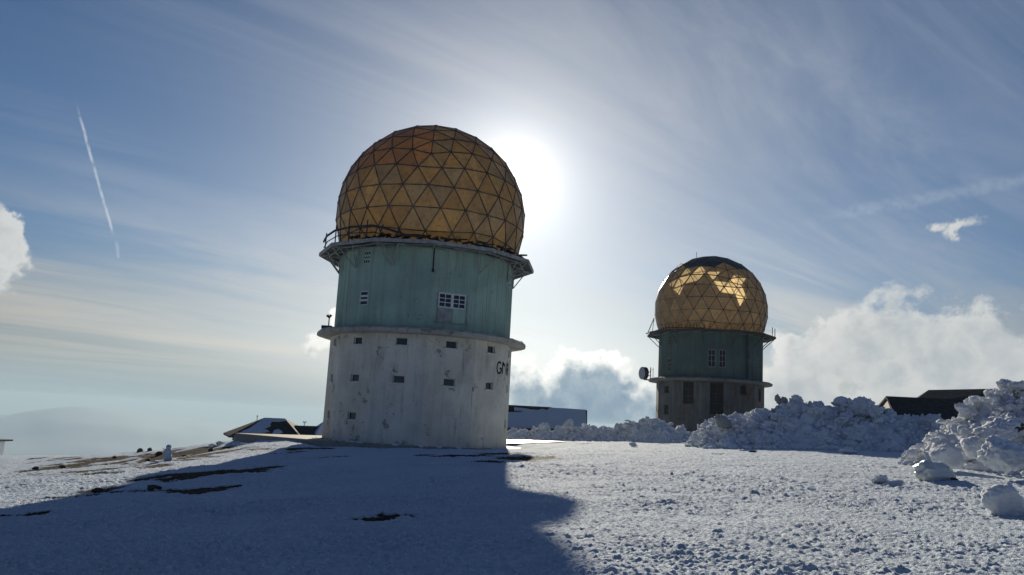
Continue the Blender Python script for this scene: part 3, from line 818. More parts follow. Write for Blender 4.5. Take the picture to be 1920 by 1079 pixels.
for k, hs in wh2.items():
    M = frame_at(math.radians(OFF2 + 30 * k), R1 * C15)
    for h in hs: window(t2, M, h, 2, 3, False, .08, .07, .05, glass=False, fm=M_STEEL)
p = MB(); p.tube(pol(math.radians(43), 7.05, 14.3), pol(math.radians(43), 7.05, 8.6), .12, 8); p.box(pol(math.radians(43), 7.05, 11.4), (.45, .3, .45)); p.build('drain_pipe', M_DARK, t2)
p = MB(); posts2 = []
for a, za in ((70, 1.1), (90, 1.2), (84, 1.2)): posts2.append((pol(math.radians(a), 8.5, 14.4), pol(math.radians(a), 8.5, 14.4 + za), .045))
p.tube(pol(math.radians(-80), 8.4, 14.6), pol(math.radians(-66), 8.1, 16.3), .06, 5); p.tube(pol(math.radians(-66), 8.3, 14.4), pol(math.radians(-66), 8.1, 16.3), .04, 5)
for k in range(14):
    a = -45 + k * 3.4; posts2.append((pol(math.radians(a), 8.4, 14.4), pol(math.radians(a + 1.5 * math.sin(k * 5)), 8.4, 14.75 + .45 * abs(math.sin(k * 2.3))), .045))
p.build('leaning_brace', M_DARK, cw2)
for a, b_, r_ in posts2:
    p = MB(); p.tube(a, b_, r_, 5); p.build('railing_post', M_DARK, cw2)
p = MB(); p.bar(pol(math.radians(-95), 8.75, 14.62), pol(math.radians(-40), 8.55, 14.66), .12, .12); p.bar(pol(math.radians(-40), 8.55, 14.66), pol(math.radians(-5), 8.6, 14.5), .12, .12); p.build('loose_rail', M_DARK, cw2)
p = MB(); p.tube((-2.0, 0, 25.0), (-2.0, 0, 26.2), .035, 5); p.build('lightning_rod', M_DARK, t2)
# holes in the far side of the cover let the sun fall on the inside of the near panels
zc2, R2 = 17.92, 7.6
im2 = t2.matrix_basis.to_3x3().inverted()
sun_l = (im2 @ Vector(SUN)).normalized()
cl2 = t2.matrix_basis.inverted() @ CAMV
def on_dome(px, py):
    d = (im2 @ Vector(ray(px, py))).normalized(); o_ = cl2 - Vector((0, 0, zc2)); b_ = o_.dot(d); e_ = b_ * b_ - o_.length_squared + R2 * R2
    return None if e_ < 0 else (o_ + d * (-b_ - math.sqrt(e_))).normalized()
miss = []
for px, py in ((1268, 524), (1275, 531), (1283, 526), (1277, 537), (1268, 536), (1285, 514), (1291, 520), (1297, 513), (1304, 510), (1303, 524), (1309, 521), (1334, 511), (1340, 508), (1336, 517), (1346, 538), (1342, 532), (1350, 543),
               (1367, 538), (1377, 541), (1385, 536), (1383, 525), (1390, 530), (1392, 563), (1392, 541)):
    n_ = on_dome(px, py)
    if n_ is not None: miss.append(tuple(n_ - 2 * n_.dot(sun_l) * sun_l))
miss.append(tuple(on_dome(1270, 504) or Vector((0, 0, 1))))
top_l = on_dome(1332, 482) or Vector((0, 0, 1))
def dark2(n):
    return n.z > .70
def col2(n, rng):
    v_ = .8 + rng.random() * .4
    c = (.70, .55, .29) if rng.random() < .7 else (.62, .49, .26)
    return tuple(min(.9, x * v_) for x in c)
def plain2(n): return n.x < -.42 and n.y < .2 and n.z < .45 or (n.x < -.15 and n.z < -.1) or n.z > .82
radome(t2, zc2, R2, math.radians(20), col2, missing=miss, dark=dark2, no_lattice=plain2, campos=cl2)

# drum-shaped dish on the left edge of the far tower's slab
base_ = t2.matrix_basis @ pol(math.radians(-88), 8.0, 8.3)
dsh = empty('dish_antenna', base_, math.radians(0)); tag(dsh, 'pale round drum dish on the left ledge of the far tower', 'dish antenna')
ax_ = Vector((-.93, -.36, 0)).normalized(); c0 = Vector((-.75, -.1, .75))
p = MB(); p.tube(c0 - ax_ * .1, c0 + ax_ * .55, .98, 32); p.build('drum', M_DARK, dsh)
p = MB(); p.tube(c0 + ax_ * .552, c0 + ax_ * .60, .96, 32); p.tube(c0 + ax_ * .602, c0 + ax_ * .66, .90, 32, .6); p.build('cover', M_DISH, dsh)
p = MB(); p.tube(c0 - ax_ * .1, c0 - ax_ * .5, .7, 24, .3); p.build('rear_housing', M_DARK, dsh)
p = MB(); p.tube((.15, .1, -.05), (.15, .1, 1.75), .07, 8); p.bar((.15, .1, 1.2), tuple(c0 - ax_ * .4), .12, .12); p.bar((.15, .1, .4), tuple(c0 - ax_ * .4 - Vector((0, 0, .3))), .1, .1); p.tube((.5, -.1, 0), (.5, -.1, 1.7), .04, 6); p.bar((.15, .1, 1.4), (.5, -.1, 1.3), .05, .05); p.build('mast', M_DARK, dsh)
p = MB(); p.bar((.6, 0, -.15), (-1.0, -.1, -.2), .15, .12); p.bar((.3, .3, -.3), (-.9, .1, -.25), .1, .1); p.build('bracket', M_STEEL, dsh); dsh.scale = (.88,) * 3

# small horn mast on the near tower's ledge
hl = t1.matrix_basis @ pol(math.radians(-78), 7.55, 8.36)
hm = empty('siren', hl); tag(hm, 'small dark siren on the left ledge of the big tower', 'siren')
p = MB(); p.box((0, 0, .12), (.75, .5, .24)); p.build('housing', M_DARK, hm)
p = MB(); p.tube((.12, 0, .2), (.12, 0, 1.0), .05, 6); p.build('mast', M_DARK, hm)
p = MB(); p.tube((.12, 0, .85), (-.05, 0, 1.05), .05, 8, .12); p.tube((.12, 0, .85), (.25, 0, 1.1), .05, 8, .12); p.build('horn', M_DARK, hm)

# ------------------------------------------------------------------ buildings
def slab_poly(mb, top, th):
    """plate from a list of top points, th thick"""
    n = len(top); d = Vector((0, 0, th)); top = [Vector(p) for p in top]
    mb.add([p - d for p in top] + top, [tuple(range(n))[::-1], tuple(range(n, 2 * n))] + [(i, (i + 1) % n, n + (i + 1) % n, n + i) for i in range(n)])
# lodge on the left: hipped slate roof with snow left on it
YB = 118.0
def L(px, py, dy=0.0): return Vector(at(px, py, YB + dy))
lodge = empty('lodge', L(510, 838)); tag(lodge, 'low stone lodge with a snow-patched hipped roof left of the big tower', 'building')
def loc(o, p): return p - o.location
el_, er_ = L(425, 818), L(604, 826); ridl, ridr = L(496, 783.5, 7), L(534, 785, 7); bkl, bkr = L(419, 811, 13), L(600, 812, 14)
mid = L(560, 800, 5); flat_r = L(588, 800, 5)
rf = MB()
fl_, fr_ = L(430, 817.5), L(566, 822)
slab_poly(rf, [loc(lodge, x) for x in (fl_, fr_, ridr, ridl)], .25)
slab_poly(rf, [loc(lodge, x) for x in (L(419, 812, 12), fl_, ridl)], .25)
slab_poly(rf, [loc(lodge, x) for x in (fr_, L(586, 812, 14), ridr)], .25)
slab_poly(rf, [loc(lodge, x) for x in (L(419, 812, 12), ridl, ridr, L(586, 812, 14))], .2)
lr = rf.build('roof', M_SLATE, lodge)
p = MB(); slab_poly(p, [loc(lodge, x) for x in (L(552, 798, 6), L(640, 801, 6), L(640, 823, 1), L(552, 823, 1))], .3); p.build('wing_roof', M_SLATE, lodge)
p = MB()
w0, w1_ = loc(lodge, L(436, 817, 1)), loc(lodge, L(636, 824, 1))
for a, b_ in ((w0, w1_),): p.hexa([(a.x, a.y, a.z - 3), (b_.x, b_.y, a.z - 3), (b_.x, b_.y + 11, a.z - 3), (a.x, a.y + 11, a.z - 3), (a.x, a.y, a.z - .15), (b_.x, b_.y, b_.z - .15), (b_.x, b_.y + 11, b_.z - .15), (a.x, a.y + 11, a.z - .15)])
p.build('wall', M_STONE, lodge)
def on_plane(o, px, py, a, b_, c, lift):
    """point of the sloping plane a b c under a line of sight, lifted along the normal"""
    a, b_, c = Vector(a), Vector(b_), Vector(c); nn = (b_ - a).cross(c - a).normalized(); nn = nn if nn.z > 0 else -nn
    d = Vector(ray(px, py)); e = CAMV; t_ = (a - e).dot(nn) / d.dot(nn)
    return e + d * t_ + nn * lift - o.location
def snow_sheet(o, pts, plane, name='roof_snow', th=.10):
    mb = MB(); top = [on_plane(o, x, y, *plane, th) for x, y in pts]; bot = [on_plane(o, x, y, *plane, -.02) for x, y in pts]; n = len(pts)
    mb.add(bot + top, [tuple(range(n))[::-1], tuple(range(n, 2 * n))] + [(i, (i + 1) % n, n + (i + 1) % n, n + i) for i in range(n)])
    return mb.build(name, M_SNOWROOF, o)
pl_ = (fl_, fr_, ridl)
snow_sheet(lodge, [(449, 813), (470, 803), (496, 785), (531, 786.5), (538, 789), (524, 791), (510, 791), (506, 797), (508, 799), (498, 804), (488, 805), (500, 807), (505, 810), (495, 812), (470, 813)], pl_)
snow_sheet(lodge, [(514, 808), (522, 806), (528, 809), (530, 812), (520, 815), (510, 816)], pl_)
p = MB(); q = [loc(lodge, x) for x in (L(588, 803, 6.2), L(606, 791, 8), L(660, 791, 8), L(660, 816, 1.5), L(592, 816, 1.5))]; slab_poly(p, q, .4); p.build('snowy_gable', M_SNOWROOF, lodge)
p = MB(); b0 = loc(lodge, L(481.5, 791, 6)); p.tube(b0, b0 + Vector((0, 0, .75)), .05, 5); p.tube(b0 + Vector((0, 0, .75)), b0 + Vector((0, 0, .9)), .10, 5); p.build('flue', M_DARK, lodge)
p = MB(); b0 = loc(lodge, L(570.5, 800, 6)); p.tube(b0, b0 + Vector((0, 0, .75)), .05, 5); p.bar(b0 + Vector((-.22, 0, .55)), b0 + Vector((.25, 0, .55)), .05, .05)
for u_ in (-.2, 0.02, .22): p.bar(b0 + Vector((u_, 0, .5)), b0 + Vector((u_, 0, .78)), .06, .06)
p.build('aerial', M_DARK, lodge)
# long snow-covered roof between the towers
YC = 128.0
def C_(px, py, dy=0.0): return Vector(at(px, py, YC + dy))
hall = empty('hall', C_(1020, 830)); tag(hall, 'long low building with a snow-covered roof between the two towers', 'building')
e0, e1, q0, q1 = C_(880, 812), C_(1101, 820), C_(880, 757.5, 4.5), C_(1101, 769.5, 4.5)
p = MB(); slab_poly(p, [loc(hall, x) for x in (C_(880, 803), C_(1101, 806), q1, q0)], .3); p.build('roof', M_SLATE, hall)
p = MB(); a, b_ = loc(hall, C_(880, 803, .3)), loc(hall, C_(1100, 806, .3))
p.hexa([(a.x, a.y, a.z - 4), (b_.x, b_.y, b_.z - 4), (b_.x, b_.y + 9, b_.z - 4), (a.x, a.y + 9, a.z - 4), (a.x, a.y, a.z - .3), (b_.x, b_.y, b_.z - .3), (b_.x, b_.y + 4.3, loc(hall, q1).z - .35), (a.x, a.y + 4.3, loc(hall, q0).z - .35)])
p.build('wall', M_STONE, hall)
pl_ = (C_(880, 803), C_(1101, 806), q0)
snow_sheet(hall, [(882, 802), (882, 771), (952, 775), (985, 775), (975, 771), (964, 771), (964, 766), (985, 768), (995, 770), (1008, 771), (1016, 769), (1026, 771), (1031, 766.5), (1060, 768), (1098, 770.5), (1100, 805)], pl_, th=.22)
p = MB(); p.bar(loc(hall, q0), loc(hall, C_(1034, 765.6, 4.5)), .3, .3); p.build('ridge_cap', M_DARK, hall)
# dark roofed barns behind the ploughed snow
YD = 92.0
def D_(px, py, dy=0.0): return Vector(at(px, py, YD + dy))
barn = empty('barn', D_(1750, 830)); tag(barn, 'dark roofed barn with a pale gable nearest the long snow heap', 'building')
p = MB(); slab_poly(p, [loc(barn, x) for x in (D_(1690, 800), D_(1960, 822), D_(1960, 757, 7), D_(1661, 743, 7))], .22); p.build('roof', M_SLATE, barn)
p = MB(); slab_poly(p, [loc(barn, x) for x in (D_(1661, 743, 7), D_(1960, 757, 7), D_(1960, 790, 14), D_(1640, 768, 14))], .22); p.build('roof', M_SLATE, barn)
ga, gb, gc = loc(barn, D_(1686, 802, .35)), loc(barn, D_(1663.5, 749, 7)), loc(barn, D_(1645, 774, 13))
p = MB(); fl0 = ga.z - 4
p.add([(ga.x, ga.y, fl0), (ga.x, ga.y, ga.z - .2), tuple(gb - Vector((0, 0, .2))), (gc.x, gc.y, gc.z - .2), (gc.x, gc.y, fl0)], [(0, 1, 2, 3, 4)])
p.add([(ga.x, ga.y, fl0), (ga.x + 16, ga.y, fl0), (ga.x + 16, ga.y, ga.z - 1.2), (ga.x, ga.y, ga.z - .25)], [(0, 1, 2, 3)])
p.build('wall', M_SLAB, barn)
barn2 = empty('barn', D_(1800, 830, 22)); tag(barn2, 'barn with the higher dark roof, behind the pale gabled barn', 'building')
p = MB(); slab_poly(p, [loc(barn2, x) for x in (D_(1700, 762, 16), D_(1990, 776, 16), D_(1900, 728.5, 24), D_(1741, 731.5, 24))], .25)
slab_poly(p, [loc(barn2, x) for x in (D_(1700, 762, 16), D_(1741, 731.5, 24), D_(1700, 757, 32))], .25)
slab_poly(p, [loc(barn2, x) for x in (D_(1700, 757, 32), D_(1741, 731.5, 24), D_(1900, 728.5, 24), D_(1960, 765, 32))], .25); p.build('roof', M_SLATE, barn2)
p = MB(); a, b_ = loc(barn2, D_(1706, 763, 16.4)), loc(barn2, D_(1980, 777, 16.4)); p.hexa([(a.x, a.y, a.z - 5), (b_.x, b_.y, b_.z - 5), (b_.x, b_.y + 15, b_.z - 5), (a.x, a.y + 15, a.z - 5), (a.x, a.y, a.z - .35), (b_.x, b_.y, b_.z - .35), (b_.x, b_.y + 15, b_.z - .35), (a.x, a.y + 15, a.z - .35)]); p.build('wall', M_STONE, barn2)
# white hut, just at the left edge of the view
hp = np.array(at(-12, 846, 88.0)); hp[2] = float(H(hp[0], hp[1])) - .1
top_z = at(0, 826.5, 88.0)[2] - hp[2]
hut = empty('hut', hp); tag(hut, 'tiny white hut with a thin flat roof on the far slope', 'hut')
p = MB(); p.box((-.9, .6, (top_z - .1) / 2), (2.1, 1.8, top_z - .1)); p.build('wall', M_FRAME, hut)
p = MB(); p.box((-.75, .6, top_z), (3.0, 2.6, .16)); p.build('roof', M_DARK, hut)

# ------------------------------------------------------------------ ploughed snow
def lump_mesh(name, seed, sub=4, blocky=.5, rough=.12, mat=None):
    import bmesh
    bm = bmesh.new(); bmesh.ops.create_icosphere(bm, subdivisions=sub, radius=1.0)
    P = np.array([v_.co[:] for v_ in bm.verts]); F = np.array([[v_.index for v_ in f.verts] for f in bm.faces]); bm.free()
    rg = np.random.default_rng(seed)
    npl = 9
    N = rg.normal(size=(npl, 3)); N /= np.linalg.norm(N, axis=1)[:, None]; h = 1 - blocky * rg.uniform(.15, .62, npl)
    for n_, hh in zip(N, h):
        d = P @ n_; ex = np.maximum(0, d - hh); P = P - ex[:, None] * n_ * .88
    sc = rg.uniform(.75, 1.2, 3); sc[2] *= .85; P = P * sc
    dirn = P / np.maximum(np.linalg.norm(P, axis=1)[:, None], 1e-6)
    w1 = worley3(P * 2.4 + seed * 3.1, seed); w2 = worley3(P * 5.5 + seed, seed + 9); w3 = worley3(P * 11 + seed, seed + 19)
    P = P + dirn * ((.42 - w1) * rough * 1.5 + (.42 - w2) * rough * 1.0 + (.42 - w3) * rough * .6)[:, None]
    me = mesh_np(name, P, F); me.materials.append(mat or M_CHUNK)
    return me
LUMPS = [lump_mesh('snow_block', 100 + i, 5, .45 + .5 * (i % 4) / 3, .17 + .08 * (i % 3)) for i in range(10)]
SMOOTH = [lump_mesh('snow_block', 150 + i, 5, .75, .075) for i in range(3)]
DIRTY = [lump_mesh('dirty_block', 200 + i, 4, .6, .2, M_DIRTY) for i in range(3)]
rng = random.Random(11)
def block(p, s, label, group=None, me=None, rot=None, name='snow_block', cat='snow block'):
    o = bpy.data.objects.new(name, me or rng.choice(LUMPS)); o.location = p
    o.rotation_euler = rot or (rng.uniform(-.5, .5), rng.uniform(-.5, .5), rng.uniform(0, 6.28))
    o.scale = s if hasattr(s, '__len__') else (s, s, s)
    tag(link(o), label, cat, group); return o

def pile(name, label, prof, depth0, front, back, seed, lump=1.0, ns=460, nt=180, taper=1.0):
    """a heap along a line; prof lists (px of crest, py of crest, forward distance of crest)"""
    pts = [np.array(at(a, b_, y)) for a, b_, y in prof]
    s = np.concatenate([[0], np.cumsum([np.linalg.norm((q - p_)[:2]) for p_, q in zip(pts, pts[1:])])])
    ss = np.linspace(0, s[-1], ns)
    cx, cy, cz = (np.interp(ss, s, [p_[i] for p_ in pts]) for i in range(3))
    ker = np.hanning(15); ker /= ker.sum()
    sm = lambda a: np.convolve(np.pad(a, 7, mode='edge'), ker, 'valid')
    cx, cy, cz = sm(cx), sm(cy), sm(cz)
    tx, ty = np.gradient(cx), np.gradient(cy); ln = np.hypot(tx, ty); nx_, ny_ = ty / ln, -tx / ln       # towards the camera side
    flip = np.where(ny_ > 0, -1, 1); nx_, ny_ = nx_ * flip, ny_ * flip
    tt = np.linspace(-1, 1, nt); TT = tt[None, :]
    off_ = np.where(TT < 0, TT * back, TT * front)
    f_var = 1 + .25 * perlin(ss * .35, ss * 0 + seed, seed)[:, None]
    off_ = off_ * np.where(TT > 0, f_var * (taper + (1 - taper) * sstep(ss / ss[-1], .05, .5))[:, None], 1)
    X = cx[:, None] + nx_[:, None] * off_; Y = cy[:, None] + ny_[:, None] * off_
    G = H(X.ravel(), Y.ravel()).reshape(X.shape)
    hgt = cz[:, None] - H(cx, cy)[:, None]
    shape = np.where(TT < 0, 1 - np.abs(TT) ** 1.6, (1 - np.abs(TT)) ** .85 * (1 + .12 * np.sin(TT * 5)))
    shape = np.clip(shape, 0, 1)
    endf = sstep(ss, 0, .4)[:, None] * sstep(ss[-1] - ss, 0, .4)[:, None]
    Zt = G + np.maximum(0, hgt) * shape * (.35 + .65 * endf) - .25
    P = np.stack([X, Y, Zt], -1)
    # displace along the normals
    du, dv = np.gradient(P, axis=0), np.gradient(P, axis=1); nn = np.cross(du, dv); nn /= np.maximum(np.linalg.norm(nn, axis=-1, keepdims=True), 1e-9)
    nn = np.where(nn[..., 2:3] < 0, -nn, nn)
    q = P.reshape(-1, 3); amp = np.clip(np.maximum(0, hgt) * shape / 1.2, .12, 1).reshape(-1)
    dsp = (.50 - worley3(q / (1.5 * lump), seed)) * .6 * lump + shards(q / (1.05 * lump), seed + 2) * .50 * lump + (.5 - worley3(q / (.62 * lump), seed + 3)) * .34 * lump + shards(q / (.45 * lump), seed + 11) * .24 * lump + (.5 - worley3(q / (.24 * lump), seed + 5)) * .20 * lump + (.5 - worley3(q / .13, seed + 7)) * .07
    P = P + nn * (dsp * amp).reshape(P.shape[:2])[..., None]
    I = np.arange(ns * nt).reshape(ns, nt)
    F = np.stack([I[:-1, :-1], I[1:, :-1], I[1:, 1:], I[:-1, 1:]], -1).reshape(-1, 4)
    me = mesh_np(name, P.reshape(-1, 3), F); me.materials.append(M_PILE)
    if nn[..., 2].mean() > 0 and np.cross(P[1, 0] - P[0, 0], P[0, 1] - P[0, 0])[2] < 0: me.flip_normals()
    o = link(bpy.data.objects.new(name, me)); tag(o, label, 'snow heap')
    return o, P
ORD = 'first second third fourth fifth sixth seventh eighth ninth tenth eleventh twelfth'.split()
def dress(o, P, rows, smin, smax, where, group, seed, power=2.2, rub=260, s0=0.03, s1=0.97):
    """loose blocks on a heap in rows (things, each told by its row and its place in it) and small rubble (one part)"""
    rg = random.Random(seed); ns, nt, _ = P.shape
    for row, t_, n in rows:
        for k in range(n):
            i = int(ns * (s0 + (s1 - s0) * (k + rg.uniform(.2, .8)) / n)); j = min(nt - 2, int(nt * (.5 + .5 * (t_ + rg.uniform(-.06, .06))))); p_ = P[i, j]
            s = smin + (smax - smin) * rg.random() ** power
            block((p_[0], p_[1], p_[2] + s * .25), (s * rg.uniform(.8, 1.3), s * rg.uniform(.8, 1.2), s * rg.uniform(.65, 1.05)),
                  '%s snow block from the left, row %s %s' % (ORD[k], row, where), group, me=rg.choice(LUMPS))
    base = [lump_mesh('r', 300 + i, 2, .5, .2) for i in range(4)]
    vs, fs, b0 = [], [], 0
    arr = []
    for me in base:
        v_ = np.zeros(len(me.vertices) * 3, np.float32); me.vertices.foreach_get('co', v_); f_ = np.zeros(len(me.loops), np.int32); me.loops.foreach_get('vertex_index', f_)
        arr.append((v_.reshape(-1, 3), f_.reshape(-1, 3)))
    for k in range(rub):
        i = rg.randrange(2, ns - 2); j = int(nt * (.5 + .499 * rg.random() ** .7)); p_ = P[i, j] + np.array([rg.gauss(0, .25), -abs(rg.gauss(0, .35)) if j > nt * .93 else 0, 0])
        if j > nt * .93: p_[2] = float(H(p_[0], p_[1])) + .02
        v_, f_ = arr[k % 4]; s = .06 + .24 * rg.random() ** 2; a = rg.uniform(0, 6.28)
        Rm = np.array([[math.cos(a), -math.sin(a), 0], [math.sin(a), math.cos(a), 0], [0, 0, 1]])
        vs.append(v_ @ Rm.T * s * np.array([rg.uniform(.7, 1.4), 1, rg.uniform(.6, 1)]) + p_ + [0, 0, s * .3]); fs.append(f_ + b0); b0 += len(v_)
    me = mesh_np('rubble', np.concatenate(vs), np.concatenate(fs)); me.materials.append(M_CHUNK)
    r_ = link(bpy.data.objects.new('rubble', me), o); r_['kind'] = 'stuff'
# long heap in front of the barns
pA, PA = pile('snow_heap', 'long rubbly snow heap in front of the dark barns', [(1296, 822, 66), (1325, 800, 66), (1345, 784, 66), (1385, 776, 66), (1425, 769, 66), (1460, 758, 66), (1500, 752, 65), (1545, 754, 65), (1585, 757, 65), (1620, 754, 64), (1648, 773, 63), (1668, 769, 63), (1695, 782, 62), (1735, 786, 61), (1790, 800, 60)], 65, 5.6, 5.0, 21, 1.0)
dress(pA, PA, [('along the foot of', .93, 12), ('low on', .7, 11), ('halfway up', .45, 10), ('high on', .2, 9)], .22, 1.0, 'the long heap', 'blocks of the long snow heap', 5, power=1.7, rub=2200)
# nearer heap at the right edge
pB, PB = pile('snow_heap', 'tall nearer snow heap of big blocks at the right edge', [(1728, 840, 40), (1750, 822, 40), (1785, 794, 39.5), (1820, 772, 39), (1850, 752, 39), (1880, 732, 38), (1910, 722, 37), (1960, 712, 36), (2060, 700, 34), (2160, 720, 32)], 38, 5.6, 4.0, 33, .9, taper=.22)
dress(pB, PB, [('along the foot of', .93, 8), ('low on', .7, 8), ('halfway up', .45, 8), ('high on', .2, 7)], .16, .65, 'the right-edge heap', 'blocks of the tall right-hand snow heap', 6, power=1.6, rub=1500, s1=.62)
# low bank in the gap and below the far tower
pC, PC = pile('snow_bank', 'low snow bank along the back of the gap between the towers', [(930, 812, 92), (965, 802, 92), (1000, 806, 92), (1050, 799, 91), (1085, 800, 91), (1120, 800, 90), (1160, 801, 89), (1195, 790, 88), (1225, 784, 87), (1255, 795, 86), (1290, 812, 86), (1320, 815, 86)], 90, 3.4, 3.0, 47, 1.1, 380, 90)
dress(pC, PC, [('along the foot of', .9, 9), ('along the top of', .25, 11)], .25, .95, 'the low back bank', 'blocks of the low snow bank', 7, power=1.5, rub=500)

def put(px, py, y, s, label, **kw):
    return block(at(px, py, y), s, label, **kw)
# single blocks one can point out
put(1581, 754, 64.5, (.72, .6, .62), 'cube-like snow block topping the middle of the long heap', me=SMOOTH[0], rot=(0, .05, .3))
put(1459, 749, 65.5, (.26, .3, .5), 'thin dirty snow block leaning at the left end of the long heap crest', me=DIRTY[0], rot=(0, -.3, .4))
put(1470, 753, 65.5, (.42, .4, .45), 'grey dirty snow block on the heap crest beside the thin leaning one', me=DIRTY[1], rot=(.2, .2, 1.0))
put(1496, 751, 65.0, (.55, .5, .5), 'knobbly snow block on the heap crest left of the cube-like block', me=LUMPS[7])
put(1614, 757, 64, (.85, .7, .62), 'rounded snow hump on the heap crest beside the barn gable', me=LUMPS[0], rot=(0, 0, .2))
put(1357, 792, 62.5, (.8, .6, .7), 'big grey dirty block at the left end of the long snow heap', me=DIRTY[2], rot=(.1, .5, .4))
put(1641, 772, 61, (.5, .5, .75), 'upright snow block below the barn gable', me=LUMPS[5], rot=(.1, -.1, .8))
put(1884, 728, 37, (.42, .4, .5), 'grey block standing on top of the tall right heap', me=LUMPS[6], rot=(.1, -.15, .5))
put(1913, 726, 36.2, (.55, .5, .32), 'flat-topped shaded snow block at the very top of the right heap', me=LUMPS[3], rot=(0, 0, .2))
put(1862, 745, 36.5, (.4, .4, .25), 'small snow block on the upper left flank of the right heap', me=LUMPS[2])
put(1808, 770, 36.5, (.38, .3, .36), 'pointed snow block on the left shoulder of the right heap', me=LUMPS[7], rot=(.3, .5, .1))
dk = put(1876, 806, 31.5, (1.05, .7, .62), 'big overhanging block with a dark dirty hollow in the right heap', me=LUMPS[4], rot=(.1, -.35, .2))
lump = lump_mesh('dirt_hollow', 411, 3, .5, .25, M_ROCK)
o = bpy.data.objects.new('dirt_hollow', lump); link(o, dk); o.location = (.25, -.75, .08); o.scale = (.42, .28, .42)
put(1778, 852, 31.5, (.82, .6, .55), 'smooth pale block at the front foot of the right heap', me=SMOOTH[1], rot=(0, .1, .3))
put(1825, 838, 32, (.8, .6, .6), 'broad snow block low in the front of the right heap', me=SMOOTH[2], rot=(0, 0, 1.2))
put(1880, 852, 28, (1.1, .9, .7), 'large rough block at the lower right of the right heap', me=LUMPS[9], rot=(.1, .1, .6))
put(1752, 838, 38, (.42, .4, .38), 'rounded block at the left tip of the right heap', me=LUMPS[2])
def ground_block(px, py, s, label, sink=.25, **kw):
    p_ = hit(px, py); return block((p_[0], p_[1], p_[2] + (s[2] if hasattr(s, '__len__') else s) * (1 - sink) * .8), s, label, **kw)
M_ICE = snow_mat('ice_crust', dirt=0.5, tint=(0.62, 0.64, 0.62), bstr=0.35)
_b = M_ICE.node_tree.nodes['Principled BSDF']; _b.inputs['Roughness'].default_value = .30; _b.inputs['Specular IOR Level'].default_value = .7
ice = ground_block(1752, 903, (.72, .6, .42), 'glassy wet ice boulder with dark soil in its side, before the right heap', me=lump_mesh('ice_boulder', 421, 4, .35, .2, M_ICE), rot=(0, .12, .2), name='ice_boulder', cat='ice boulder')
o = bpy.data.objects.new('soil_core', lump); link(o, ice); o.location = (.42, -.72, -.35); o.scale = (.36, .32, .42)
ground_block(1885, 968, (.62, .55, .5), 'pointed snow block alone at the lower right edge', me=SMOOTH[2], rot=(0, .1, .9))
ground_block(1590, 851, (.55, .4, .26), 'squarish snow block alone on the flat snow before the long heap', me=SMOOTH[0], rot=(0, .05, .2))
ground_block(1687, 840, (.42, .4, .42), 'ball-like snow lump between the two heaps', me=LUMPS[2])
ground_block(1676, 848, (.3, .3, .22), 'small lump in front of the ball-like snow lump', me=LUMPS[5])
ground_block(1652, 908, (.5, .35, .16), 'low crumbling snow lump left of the ice boulder', me=LUMPS[9])
ground_block(1672, 912, (.4, .3, .1), 'flat crumbled lump just beside the low one', me=LUMPS[1])
ground_block(1187, 839, (.33, .3, .3), 'small round snow lump alone on the flat between the towers', me=LUMPS[2])
ground_block(1240, 828, (1.0, .7, .75), 'smooth sloping snow block before the low bank', me=SMOOTH[1], rot=(0, .2, .3))
ground_block(1206, 829, (.6, .5, .5), 'smaller snow block left of the smooth sloping one', me=LUMPS[4])
ground_block(1300, 829, (.6, .5, .5), 'rough snow block at the foot of the left end of the long heap', me=LUMPS[6])

# meltwater on the bare ground behind the big tower
mt, t, b, oc = material('meltwater', 0.16, 0.6)
t.put(b.inputs['Base Color'], t.mix(t.noise(oc, 0.6, 4, 0.6), (0.10, 0.10, 0.10), (0.30, 0.31, 0.33)))
wp = [hit(x, y) for x, y in ((925, 832.5), (950, 833.5), (985, 832.5), (1020, 831.5), (1050, 830.5), (1062, 829.5), (1045, 828.5), (1010, 827.5), (975, 826.5), (925, 826))]
zw = max(p_[2] for p_ in wp)
p = MB(); p.add([(q[0], q[1], float(H(q[0], q[1])) + .075) for q in wp], [tuple(range(len(wp)))]); o = p.build('water', mt); tag(o, 'shining strip of meltwater beside the big tower', kind='structure')

vs, fs, b0 = [], [], 0
rg_ = random.Random(8); rl_ = lump_mesh('snow_crumbs', 320, 2, .4, .2); v0 = np.array([v_.co[:] for v_ in rl_.vertices]); f0 = np.array([p_.vertices[:] for p_ in rl_.polygons])
for k in range(260):
    a = rg_.uniform(-1.5, 1.25); r_ = rg_.uniform(7.9, 9.4) if rg_.random() < .8 else rg_.uniform(7.3, 7.9); q = t1.matrix_basis @ Vector((r_ * 1.03 * math.sin(a), -r_ * math.cos(a), 0)); s_ = .05 + .17 * rg_.random() ** 2
    zq = max(float(H(q.x, q.y)) - .34 * (1 - sstep(r_, 8.6, 12.5)), .1 if r_ < 7.9 else -9)
    vs.append(v0 * s_ * [1.3, 1.1, .8] + [q.x, q.y, zq]); fs.append(f0 + b0); b0 += len(v0)
me = mesh_np('snow_crumbs', np.concatenate(vs), np.concatenate(fs)); me.materials.append(M_CHUNK); tag(link(bpy.data.objects.new('snow_crumbs', me)), 'crumbs of snow along the concrete pad', kind='stuff')

